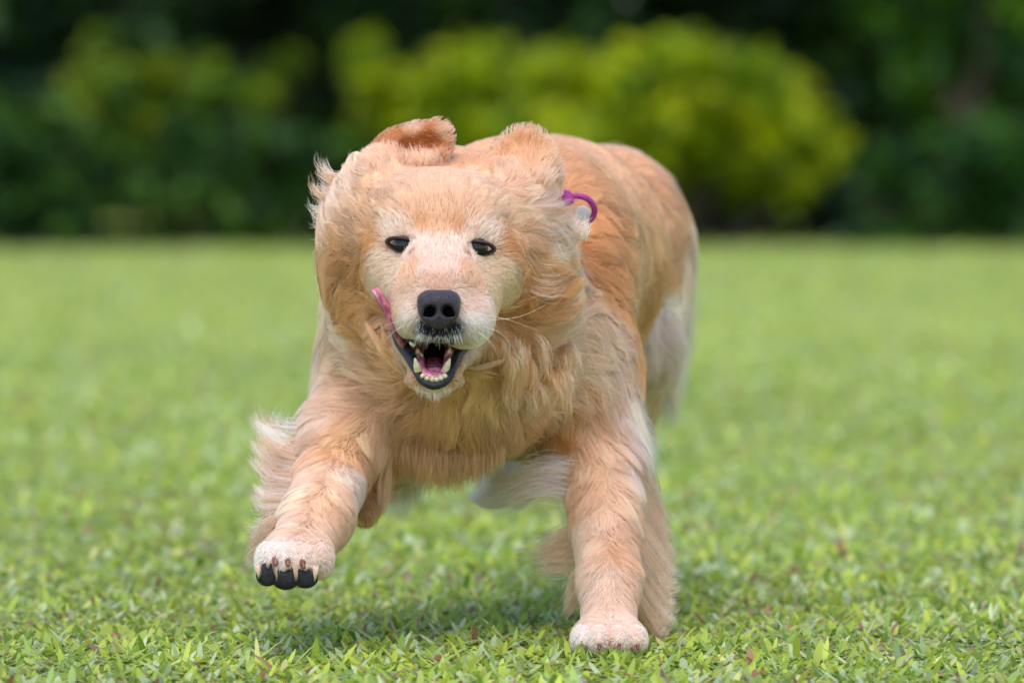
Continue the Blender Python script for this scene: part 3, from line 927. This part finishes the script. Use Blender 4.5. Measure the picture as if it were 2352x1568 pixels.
# feathers of the raised foreleg, blown up and back
for k in range(34):
    f = k / 33.0
    ru, rv = 715 - 45 * f, 1035 + 190 * f
    ry = 0.22 - 0.11 * f
    lng = 1.0 - 0.25 * f
    up = (1 - f) * 95 - 45 * f + random.uniform(-20, 20)
    lock(60, [(ru + random.uniform(-8, 8), rv, ry), (ru - 55 * lng, rv - up * .25, ry + .03), (ru - 98 * lng, rv - up * .65 + 6, ry + .055), (ru - 126 * lng + random.uniform(-16, 16), rv - up * 1.15 - 8, ry + .075)],
         0.007, 0.0022, (240, 216, 202) if k % 3 else (226, 186, 150))
lock(60, [(655, 1010, .20), (625, 1000, .22), (603, 985, .24), (588, 968, .25)], 0.007, 0.003, WHITE)
lock(45, [(690, 985, .24), (655, 985, .26), (625, 975, .28), (640, 945, .30)], 0.007, 0.008, WHITE)
lock(40, [(700, 960, .26), (680, 975, .28), (655, 985, .29), (630, 990, .31)], 0.008, 0.010, WHITE)
for k in range(10):
    f = k / 9.0
    lock(110, [(640 - 10 * f, 1195 + 60 * f, .10 - .03 * f), (610 - 8 * f, 1215 + 55 * f, .12), (592 - 6 * f, 1245 + 40 * f, .14), (580, 1275 + 15 * f, .15)], 0.008, 0.006, (236, 206, 180))
# planted foreleg: outer feathering falls and trails to the right
for k in range(60):
    f = k / 59.0 + random.uniform(-.02, .02)
    ru, rv, ry = 1478 - 14 * f, 1060 + 330 * f, 0.32 - 0.13 * f
    w = 20 + 62 * math.sin(math.pi * min(1, f * 0.62 + 0.12))
    lock(75, [(ru - 12, rv - 10, ry + random.uniform(-.012, .012)), (ru + w * .35, rv + 38, ry + .03), (ru + w * .75, rv + 82, ry + .05), (ru + w + random.uniform(-14, 12), rv + 118 * (1 - .45 * f), ry + .06)],
         0.007, 0.0025, [(240, 214, 200), (234, 198, 170), (226, 182, 146)][k % 3])
# planted foreleg: inner feathers blown to the left in two bunches
for k in range(18):
    f = k / 17.0
    lock(22, [(1305 + random.uniform(-8, 8), 1065 + 80 * f, .29), (1245 - 20 * f, 1058 + 78 * f, .285), (1180 - 5 * f, 1085 + 72 * f, .30), (1130 + random.uniform(-60, 50), 1130 + 50 * f + random.uniform(-12, 12), .33 + random.uniform(-.02, .02))],
         0.009, 0.0045, [(250, 240, 236), (244, 226, 214), (236, 204, 176)][k % 3], 0.00024, 0.014)
for k in range(12):
    f = k / 11.0
    lock(26, [(1322 + random.uniform(-6, 6), 1210 + 90 * f, .27), (1290, 1225 + 85 * f, .28), (1245, 1245 + 66 * f, .30), (1205 + 60 * f + random.uniform(-45, 35), 1255 + 70 * f + random.uniform(-8, 8), .32)],
         0.008, 0.0045, [(236, 206, 186), (228, 188, 154)][k % 2], 0.00024, 0.014)
for k in range(6):
    f = k / 5.0
    lock(80, [(1335, 1310 + 50 * f, .22), (1322, 1335 + 45 * f, .23), (1310, 1365 + 35 * f, .24), (1296 + 8 * f, 1385 + 25 * f, .25)], 0.007, 0.006, (232, 200, 172))
# elbow tuft and white fur beneath the chest on the left
for k in range(8):
    f = k / 7.0
    lock(110, [(885 + 70 * f, 1050, .42), (890 + 65 * f, 1095, .44), (890 + 60 * f, 1140, .46), (885 + 55 * f, 1165 + random.uniform(-10, 10), .48)], 0.012, 0.010, (232, 220, 212))
# fringe beneath the chest
for k in range(16):
    f = k / 15.0
    u0 = 900 + 230 * f
    sag = 40 * math.sin(math.pi * f)
    lock(150, [(u0, 985 + sag, .26), (u0 - 8 + 16 * f, 1030 + sag, .25), (u0 - 12 + 20 * f, 1065 + sag, .255), (u0 - 16 + 26 * f + random.uniform(-10, 10), 1085 + sag, .27)], 0.013, 0.006, (214, 172, 124))
# chest curls right of the mouth
for k in range(44):
    u0, v0 = 1140 + 165 * random.random(), 765 + 130 * random.random()
    sw = random.uniform(-0.4, 1.0)
    h0 = surf(u0, v0)[0][1]
    lock(20, [(u0, v0, h0), (u0 + 26 * sw + 8, v0 + 20, h0 - .020), (u0 + 34 * sw + 10, v0 + 56, h0 - .022), (u0 + 22 * sw + random.uniform(-14, 18), v0 + 92 + random.uniform(-18, 22), h0 - .012)],
         0.005, 0.0022, [(236, 206, 172), (226, 186, 142), (214, 168, 116)][k % 3], 0.00024, 0.006)
# hair flying back beside the head, both sides
for k in range(22):
    f = k / 21.0
    v0 = 470 + 170 * f
    lock(60, [(1180, v0, .155), (1225, v0 + 24 * f + 6, .152), (1272, v0 + 34 * f + 4, .165), (1318 + random.uniform(-25, 20), v0 - 8 + 16 * f + random.uniform(-12, 8), .20)], 0.007, 0.003,
         [(240, 216, 204), (230, 190, 156), (216, 166, 122)][k % 3])
for k in range(18):
    f = k / 17.0
    v0 = 590 - 190 * f
    u0 = 850 - 10 * math.sin(math.pi * f)
    r_ = 62 - 26 * f
    lock(60, [(u0, v0, .155), (u0 - r_ * .6, v0 + 8 - 14 * f, .15), (u0 - r_ * 1.1, v0 - 8 - 12 * f, .17), (u0 - r_ * 1.3, v0 - 38 + random.uniform(-10, 8), .20)], 0.007, 0.003,
         [(242, 220, 212), (234, 198, 168), (240, 212, 196)][k % 3])
# wind-blown wisps along the left edge of the ruff
for k in range(46):
    f = random.random()
    u0, v0 = 790 - 26 * math.sin(math.pi * min(1, f * 1.1)) + random.uniform(-8, 14), 400 + 260 * f
    up = random.uniform(10, 48) * (1.0 if f < .6 else -0.7)
    L_ = random.uniform(0.7, 1.25)
    lock(16, [(u0, v0, .20), (u0 - 24 * L_, v0 - up * .15, .195), (u0 - 44 * L_, v0 - up * .6, .21), (u0 - 50 * L_, v0 - up * 1.25, .235)], 0.005, 0.0015,
         [(240, 214, 196), (232, 190, 156), (220, 166, 118)][k % 3], 0.00024, 0.006)
# fluff between the forehead and the flung ears
for k in range(12):
    f = k / 11.0
    lock(80, [(850 + 150 * f, 400 - 20 * f, .165), (845 + 150 * f, 382 - 18 * f, .16), (842 + 150 * f, 366 - 14 * f, .165), (836 + 152 * f, 352 - 8 * f + random.uniform(-6, 6), .175)], 0.006, 0.005, (236, 196, 168))
for k in range(9):
    f = k / 8.0
    lock(80, [(1135 + 115 * f, 420 + 10 * f, .17), (1140 + 120 * f, 402 + 8 * f, .168), (1150 + 122 * f, 384 + 10 * f, .175), (1162 + 118 * f, 372 + 16 * f + random.uniform(-6, 6), .185)], 0.006, 0.006, (236, 202, 178))
# shoulder fringe against the hind leg, thigh feathers
for k in range(16):
    f = k / 15.0
    u0, v0 = 1395 + 62 * f, 800 + 200 * f
    lock(75, [(u0, v0, .33), (u0 + 20, v0 + 22, .335), (u0 + 40, v0 + 50, .35), (u0 + 50 + random.uniform(-6, 14), v0 + 82, .37)], 0.008, 0.007, (242, 226, 220))
for k in range(14):
    f = k / 13.0
    u0, v0 = 1570 - 40 * f * f, 640 + 260 * f
    lock(110, [(u0 - 14, v0 - 20, .90), (u0, v0 + 10, .93), (u0 + 8, v0 + 50, .96), (u0 + 6 - 10 * f, v0 + 92, .99)], 0.012, 0.010, (240, 222, 212))
for k in range(12):
    lock(16, [(1285 + 5 * k, 545, .225), (1296 + 5 * k, 525, .222), (1308 + 4 * k, 505 + k, .226), (1316 + 4 * k, 484 + 2 * k + random.uniform(-8, 8), .235)], 0.006, 0.003, (240, 218, 206))
for k in range(16):
    u0 = 962 + 6 * k
    s = (u0 - 1008) / 50.0
    lock(6, [(u0, 762, .004), (u0 + 5 * s, 774, -.002), (u0 + 10 * s, 785, -.001), (u0 + 14 * s, 795 + random.uniform(-5, 6), .004)], 0.002, 0.001, (226, 222, 226), 0.00016, 0.0006)
# hair between and over the toe pads
for (u0, v0, u1, v1) in ((634, 1290, 635, 1338), (679, 1296, 680, 1338), (592, 1296, 594, 1330), (724, 1300, 724, 1338), (616, 1288, 615, 1308), (657, 1294, 657, 1312), (702, 1296, 701, 1314)):
    lock(46, [(u0, v0, -.012), (u0, v0 * .66 + v1 * .34, -.0165), (u1, v0 * .33 + v1 * .67, -.0165), (u1, v1 - 6, -.013)], 0.0026, 0.0010, (226, 200, 178), 0.0002, 0.001)
# drips of hair on the chin
for k in range(9):
    u0 = 960 + 9 * k
    dv = 18 * math.sin(math.pi * (k + .5) / 9)
    lock(16, [(u0, 876 + dv, .038), (u0, 886 + dv, .034), (u0 + 1, 894 + dv, .033), (u0 + 1, 900 + dv + random.uniform(0, 10), .034)], 0.003, 0.0012, (242, 234, 230), 0.00018, 0.001)
lock(10, [(1000, 890, .036), (1000, 903, .034), (999, 914, .034), (998, 926, .035)], 0.0012, 0.0003, (242, 228, 214), 0.00018, 0.001)
def lock_points(knots, n, root_s, tip_s, wob, m):
    K = np.array([P(*k) for k in knots])
    t = np.linspace(0, 1, m)
    x = t * (len(K) - 1)
    i = np.clip(x.astype(int), 0, len(K) - 2)
    f = (x - i)[:, None]
    pm, p0, p1, p2 = K[np.clip(i - 1, 0, None)], K[i], K[i + 1], K[np.clip(i + 2, None, len(K) - 1)]
    base = 0.5 * (2 * p0 + (p1 - pm) * f + (2 * pm - 5 * p0 + 4 * p1 - p2) * f ** 2 + (3 * p0 - pm - 3 * p1 + p2) * f ** 3)
    sp = root_s * (1 - t) + tip_s * t
    off = rng.normal(0, 0.55, (n, 1, 3)) * sp[None, :, None]
    ln = rng.uniform(0.6, 1.08, (n, 1, 1))
    b = base[0] + (base - base[0]) * ln
    wv = wob * np.sin(t * (3 + 3 * rng.random((n, 1))) + 6.28 * rng.random((n, 1)))[:, :, None] * t[None, :, None] * unit(rng.normal(0, 1, (n, 1, 3)))
    return b + off + wv


ps, cs, rs = [], [], []
for (n, knots, a, b, col, rad, wob) in LOCKS:
    n = max(6, int(n * LOCK_MULT))
    ps.append(lock_points(knots, n, a, b, wob, 9))
    cs.append(fur_rgb(col, lin(*col)[2] > 0.70) * np.clip(1 + 0.12 * rng.normal(0, 1, (n, 1)) + 0.14 * random.gauss(0, 1), .55, 1.35))
    rs.append(np.full(n, rad) * rng.uniform(0.7, 1.2, n))
hair_object('feathering', np.concatenate(ps), np.concatenate(rs), 0.1, np.concatenate(cs), dog, 0.4)


# ------------------------------------------------------------------ hard and wet parts
def tube(name, knots, radii, mat, parent, seg=10, m=28, flat=1.0):
    """A tube of varying radius through world points."""
    K = np.array(knots)
    t = np.linspace(0, 1, m)
    x = t * (len(K) - 1)
    i = np.clip(x.astype(int), 0, len(K) - 2)
    f = (x - i)[:, None]
    pm, p0, p1, p2 = K[np.clip(i - 1, 0, None)], K[i], K[i + 1], K[np.clip(i + 2, None, len(K) - 1)]
    c = 0.5 * (2 * p0 + (p1 - pm) * f + (2 * pm - 5 * p0 + 4 * p1 - p2) * f ** 2 + (3 * p0 - pm - 3 * p1 + p2) * f ** 3)
    r = np.interp(x, np.arange(len(K)), radii)
    T = unit(np.gradient(c, axis=0))
    ref = np.array([0, 1.0, 0])
    V = []
    for k in range(m):
        a = unit(np.cross(T[k], ref)) if abs(T[k] @ ref) < 0.98 else unit(np.cross(T[k], [1.0, 0, 0]))
        b = np.cross(T[k], a)
        th = np.linspace(0, 2 * math.pi, seg, endpoint=False)
        V.append(c[k] + r[k] * (np.cos(th)[:, None] * a * flat + np.sin(th)[:, None] * b))
    V = np.concatenate(V + [c[:1], c[-1:]])
    q = []
    for k in range(m - 1):
        for s in range(seg):
            q.append((k * seg + s, k * seg + (s + 1) % seg, (k + 1) * seg + (s + 1) % seg, (k + 1) * seg + s))
    tri = [(m * seg, (s + 1) % seg, s) for s in range(seg)] + [(m * seg + 1, (m - 1) * seg + s, (m - 1) * seg + (s + 1) % seg) for s in range(seg)]
    return mesh_np(name, V, [np.array(q), np.array(tri)], mat, parent)


def field_part(name, build, lo, hi, step, mat, parent):
    f = Field(*[np.arange(lo[k], hi[k] + step, step) for k in range(3)], far=0.03)
    build(f)
    V, Q = f.mesh()
    return mesh_np(name, V, [Q], mat, parent)


M_black = material('lip_skin', lin(38, 33, 42), 0.42, noise=(260, lin(18, 15, 20), 0.4, 0.65), bump=(500, 0.8, 0.0015), coat=0.0, spec=0.4)
M_nose = material('nose_skin', lin(50, 38, 54), 0.26, noise=(120, lin(36, 29, 36), 0.35, 0.65), bump=(1000, 0.9, 0.0018), coat=0.0)
M_hole = material('nostril_shade', lin(6, 5, 6), 1.0, spec=0.0)  # black plug, the shade deep in the hole put into its colour
M_pink = material('gum', lin(240, 138, 158), 0.22, noise=(200, lin(96, 40, 58), 0.45, 0.72), coat=0.4, sss=0.15)
M_tongue = material('tongue', lin(186, 112, 126), 0.36, noise=(130, lin(124, 54, 74), 0.40, 0.62), bump=(900, 0.4, 0.0006), coat=0.3, sss=0.15)
M_dark_mouth = material('throat_dark', lin(40, 12, 18), 0.9, spec=0.05)  # dark red carries the shade of the hollow behind the teeth
M_tooth = material('tooth', lin(230, 216, 186), 0.25, noise=(260, lin(204, 180, 122), 0.4, 0.7), sss=0.1)
M_eye = material('eyeball', lin(26, 15, 9), 0.10, spec=0.4, coat=0.0)
M_pad = material('pad_skin', lin(44, 41, 46), 0.6, spec=0.3, noise=(180, lin(24, 22, 26), 0.35, 0.65), bump=(700, 0.9, 0.0016))
M_claw = material('claw', lin(126, 74, 54), 0.35, noise=(300, lin(60, 30, 24), 0.4, 0.7))

M_lid = material('lid_skin', attr='tint', rough=0.75, spec=0.1)
# nose
NC = P(1008, 708, -0.008)


def nose_build(f):
    for s in (-1, 1):
        f.ell(P(1008 + s * 25, 690, -0.004), (0.0104, 0.0130, 0.0092), 0.008)
        f.ell(P(1008 + s * 24, 714, -0.006), (0.0098, 0.0115, 0.0095), 0.007)
    f.ell(P(1008, 689, -0.009), (0.0130, 0.0110, 0.0085), 0.008)
    f.ell(P(1008, 724, -0.008), (0.0125, 0.0105, 0.0115), 0.007)
    f.ell(P(1008, 742, -0.004), (0.0082, 0.0100, 0.0050), 0.006)
    for s in (-1, 1):
        f.ell(P(1008 + s * 21, 716, -0.020), (0.0068, 0.010, 0.0060), 0.0025, rot('Y', s * 30), op='sub')
        f.cone(P(1008 + s * 25, 722, -0.0200), 0.0034, P(1008 + s * 45, 729, -0.0120), 0.0016, 0.002, op='sub')
    f.cone(P(1008, 708, -0.0220), 0.0009, P(1008, 754, -0.0160), 0.0014, 0.002, op='sub')


nose = field_part('nose', nose_build, NC - np.array([.03, .025, .028]), NC + np.array([.03, .028, .028]), 0.0008, M_nose, dog)
for s in (-1, 1):
    def hole(f, s=s): f.ell(P(1008 + s * 23, 717, -0.0115), (0.0070, 0.004, 0.0060), 0.002)
    c_ = P(1008 + s * 23, 717, -0.0115)
    field_part('nostril_shade', hole, c_ - 0.009, c_ + 0.009, 0.0012, M_hole, nose)

# eyes
for ep, e in zip(EYE_POS, EYES):
    ang = math.atan2(e[1][1] - e[0][1], e[1][0] - e[0][0])
    ctr = ep + np.array([0, 0.0078, 0])
    R = 0.0118
    th, phs = np.linspace(0, math.pi, 17), np.linspace(0, 2 * math.pi, 24, endpoint=False)
    V = np.array([[ctr[0] + R * math.sin(a) * math.cos(b), ctr[1] - R * math.cos(a), ctr[2] + R * math.sin(a) * math.sin(b)] for a in th for b in phs])
    q = np.array([(i * 24 + j, (i + 1) * 24 + j, (i + 1) * 24 + (j + 1) % 24, i * 24 + (j + 1) % 24) for i in range(16) for j in range(24)])
    eye = mesh_np('eye', V, [q], M_eye, dog)
    hw = 0.0148
    V = []
    n = 40
    rings = [0.0, 0.15, 0.32, 0.48, 1.0]
    for k in range(n):
        a = 2 * math.pi * k / n
        ca, sa = math.cos(a), math.sin(a)
        ix, iz = hw * ca, (e[4] if sa > 0 else -e[5]) * abs(sa) ** 1.25
        ox, oz = 0.0200 * ca, 0.0084 * sa
        for rr in rings:
            x, z = ix + (ox - ix) * rr, iz + (oz - iz) * rr
            rho = math.hypot(x, z)
            yy = -math.sqrt(max(0.0, (R + 0.0006 + 0.0012 * math.sin(math.pi * min(1, rr * 2))) ** 2 - rho ** 2)) if rho < 0.0105 else -math.sqrt((R + .0006) ** 2 - 0.0105 ** 2) + (rho - 0.0105) * 0.5
            xr, zr = x * math.cos(ang) + z * math.sin(ang), -x * math.sin(ang) + z * math.cos(ang)
            V.append((ctr[0] + xr, ctr[1] + yy, ctr[2] + zr))
    m_ = len(rings)
    q = np.array([(k * m_ + r, ((k + 1) % n) * m_ + r, ((k + 1) % n) * m_ + r + 1, k * m_ + r + 1) for k in range(n) for r in range(m_ - 1)])
    mesh_np('eyelid', np.array(V), [q], M_lid, eye, colors=np.array([lin(26, 22, 24) if (i % m_) < 4 else np.array(lin(*PEACH)) * .16 for i in range(len(V))]))

# mouth
lower_lip = [P(*k) for k in ((904, 748, .080), (919, 782, .064), (940, 816, .048), (956, 848, .034), (972, 874, .025), (998, 885, .021), (1024, 873, .025), (1038, 847, .034), (1051, 815, .056), (1082, 790, .082))]
tube('lower_lip', lower_lip, [.0040, .0066, .0058, .0044, .0044, .0042, .0044, .0048, .0044, .0030], M_black, dog, 12, 60)
tube('upper_lip', [P(*k) for k in ((903, 748, .084), (925, 770, .055), (955, 782, .030), (1006, 780, .018), (1048, 784, .030), (1072, 786, .055), (1084, 784, .086))],
     [.003, .004, .0035, .003, .0035, .004, .003], M_black, dog, 10, 50)
gum = tube('gum', [P(*k) for k in ((953, 792, .085), (957, 818, .066), (962, 845, .042), (976, 862, .031), (998, 868, .0275), (1018, 862, .031), (1032, 845, .042), (1036, 818, .066), (1042, 795, .085))],
           [.006, .007, .0068, .006, .0055, .006, .0068, .007, .006], M_pink, dog, 12, 50)


def throat_dark(f):
    f.ell(P(998, 812, .112), (.030, .012, .026), 0.01)  # added plug at the back of the mouth, coloured as deep shade


field_part('throat_shade', throat_dark, P(998, 812, .112) - np.array([.034, .016, .03]), P(998, 812, .112) + np.array([.034, .016, .03]), 0.002, M_dark_mouth, dog)


def tongue_base(f):
    f.cone(P(990, 860, .042), .0070, P(988, 846, .095), .0105, 0.006)
    f.cone(P(1007, 860, .042), .0070, P(1006, 846, .095), .0105, 0.006)


field_part('mouth_floor', tongue_base, P(998, 846, .065) - np.array([.03, .05, .03]), P(998, 846, .065) + np.array([.03, .05, .03]), 0.0015, M_pink, dog)


def tooth(a, b, r, name='tooth'):
    a, b = np.array(a), np.array(b)
    mid = (a + b) / 2 + np.array([0, -0.0008, 0])
    tube(name, [a, mid, b], [r, r * 0.82, r * 0.18], M_tooth, gum, 8, 9)


tooth(P(961, 856, .031), P(953, 822, .021), .0039, 'canine_tooth')
tooth(P(1020, 857, .031), P(1034, 823, .021), .0039, 'canine_tooth')
for u, v, y in ((971, 862, .0215), (981, 867, .0195), (993, 870, .0185), (1003, 870, .0185), (1012, 867, .0195), (1021, 862, .0215)):
    tooth(P(u, v + 3, y + .003), P(u + random.uniform(-2, 2), v - random.uniform(3, 7), y), random.uniform(.0027, .0034), 'incisor_tooth')
for u, v, y in ((959, 806, .060), (966, 816, .058), (1034, 806, .060), (1028, 818, .058)):
    tooth(P(u, v + 8, y), P(u, v - 7, y - .002), .0034, 'premolar_tooth')
tooth(P(948, 786, .034), P(950, 796, .033), .0036, 'canine_tooth')
tooth(P(1044, 788, .034), P(1043, 797, .033), .0030, 'canine_tooth')

# tongue flung out of the corner of the mouth, seen edge on
ks = np.array([P(*k) for k in ((965, 822, .085), (925, 782, .060), (906, 746, .050), (889, 710, .046), (873, 680, .048), (861, 662, .052))])
m_ = 26
x = np.linspace(0, len(ks) - 1, m_)
cl = np.stack([np.interp(x, np.arange(len(ks)), ks[:, k]) for k in range(3)], 1)
for _ in range(3): cl[1:-1] = (cl[:-2] + 2 * cl[1:-1] + cl[2:]) / 4
V = []
nw = 9
for k in range(m_):
    t = k / (m_ - 1)
    w = 0.030 * (1 - 0.25 * t) * math.sqrt(max(0.08, 1 - max(0, (t - .82) / .18) ** 2))
    T = unit(cl[min(k + 1, m_ - 1)] - cl[max(k - 1, 0)])
    wd = unit(np.array([-0.02 + 0.03 * math.sin(5 * t), 1.0, 0.10]))
    wd = unit(wd - (wd @ T) * T)
    nm = np.cross(T, wd)
    for side in (1, -1):
        for j in range(nw):
            s = (j / (nw - 1) - .5) * side
            th_ = 0.0034 * math.sqrt(max(0.0, 1 - (2 * s) ** 2)) + 0.0006
            V.append(cl[k] + wd * w * s + nm * (side * th_ + 0.0028 * (s * 2) ** 2))
rg = 2 * nw
q = np.array([(k * rg + j, k * rg + (j + 1) % rg, (k + 1) * rg + (j + 1) % rg, (k + 1) * rg + j) for k in range(m_ - 1) for j in range(rg)])
cap = np.array([[(m_ - 1) * rg + j for j in range(rg)], [j for j in range(rg)][::-1]])
mesh_np('tongue', np.array(V), [q, cap], M_tongue, dog)

# whiskers
for (a, b, c) in (((1105, 722), (1170, 735), (1235, 760)), ((1118, 735), (1190, 728), (1255, 700)), ((1100, 748), (1150, 765), (1190, 815)), ((1095, 760), (1130, 790), (1150, 840)),
                  ((935, 742), (895, 770), (865, 815)), ((928, 735), (880, 750), (835, 790))):
    h0 = surf(*a)[0]
    tube('whisker', [h0, P(*b, h0[1] - .012), P(*c, h0[1] + .03)], [.00017, .00014, .00007], material('whisker', lin(240, 214, 192), 0.5) if 'whisker' not in bpy.data.materials else bpy.data.materials['whisker'], dog, 5, 14)

# toe pads and claws
for (u, v, a, b) in PADS:
    def pad(f, u=u, v=v, a=a, b=b):
        f.ell(P(u, v, -0.0085), (a * 1.12, 0.0065, b * 1.0), 0.004)
        f.ell(P(u, v + 8, -0.002), (a * 1.0, 0.0100, b * .75), 0.006)
    c_ = P(u, v, -0.004)
    field_part('toe_pad', pad, c_ - 0.018, c_ + 0.018, 0.0012, M_pad, dog)
for (a, b, r) in (((632, 1284, -.004), (633, 1298, -.0185), .0036), ((660, 1284, -.006), (662, 1299, -.0205), .0036), ((694, 1288, -.005), (698, 1304, -.0205), .0040), ((592, 1298, .002), (590, 1308, -.006), .0022),
                  ((1336, 1476, .076), (1334, 1490, .062), .0026), ((1377, 1477, .056), (1376, 1491, .042), .0026), ((1421, 1477, .056), (1422, 1491, .042), .0026), ((1462, 1476, .076), (1465, 1490, .062), .0026)):
    tube('claw', [P(*a), (P(*a) + P(*b)) / 2 + np.array([0, -.001, .001]), P(*b)], [r, r * .85, r * .35], M_claw, dog, 8, 10)

# collar: magenta cord round the neck with a knot and a loop that flies out
M_cord = material('cord', lin(174, 48, 138), 0.6, noise=(400, lin(130, 20, 106), 0.45, 0.7), bump=(1500, 0.6, 0.001))
M_tag = material('collar_lining', lin(168, 166, 164), 0.7)
loop = [P(*k) for k in ((1294, 464, .235), (1303, 455, .232), (1325, 450, .230), (1350, 457, .232), (1365, 477, .238), (1362, 498, .246), (1348, 512, .256))]
back = [P(1292, 462, .235), P(1262, 430, .285), P(1225, 405, .315), P(1185, 395, .335), P(1140, 400, .34)]
collar = tube('collar', loop, [.0028, .0030, .0030, .0031, .0031, .0029, .0024], M_cord, dog, 10, 60)
tube('neck_cord', back, [.0035] * 5, M_cord, collar, 8, 40)


def knot(f):
    f.ell(P(1298, 455, .226), (.0062, .006, .0075), 0.003)
    f.ell(P(1306, 462, .226), (.0055, .006, .006), 0.003)
    f.ell(P(1301, 446, .228), (.005, .005, .004), 0.003)


field_part('knot', knot, P(1301, 456, .226) - .018, P(1301, 456, .226) + .018, 0.0012, M_cord, collar)


def lining(f):
    f.ell(P(1338, 490, .254), (.0090, .002, .0080), 0.004)


field_part('tag', lining, P(1332, 486, .246) - .02, P(1332, 486, .246) + .02, 0.0012, M_tag, collar)
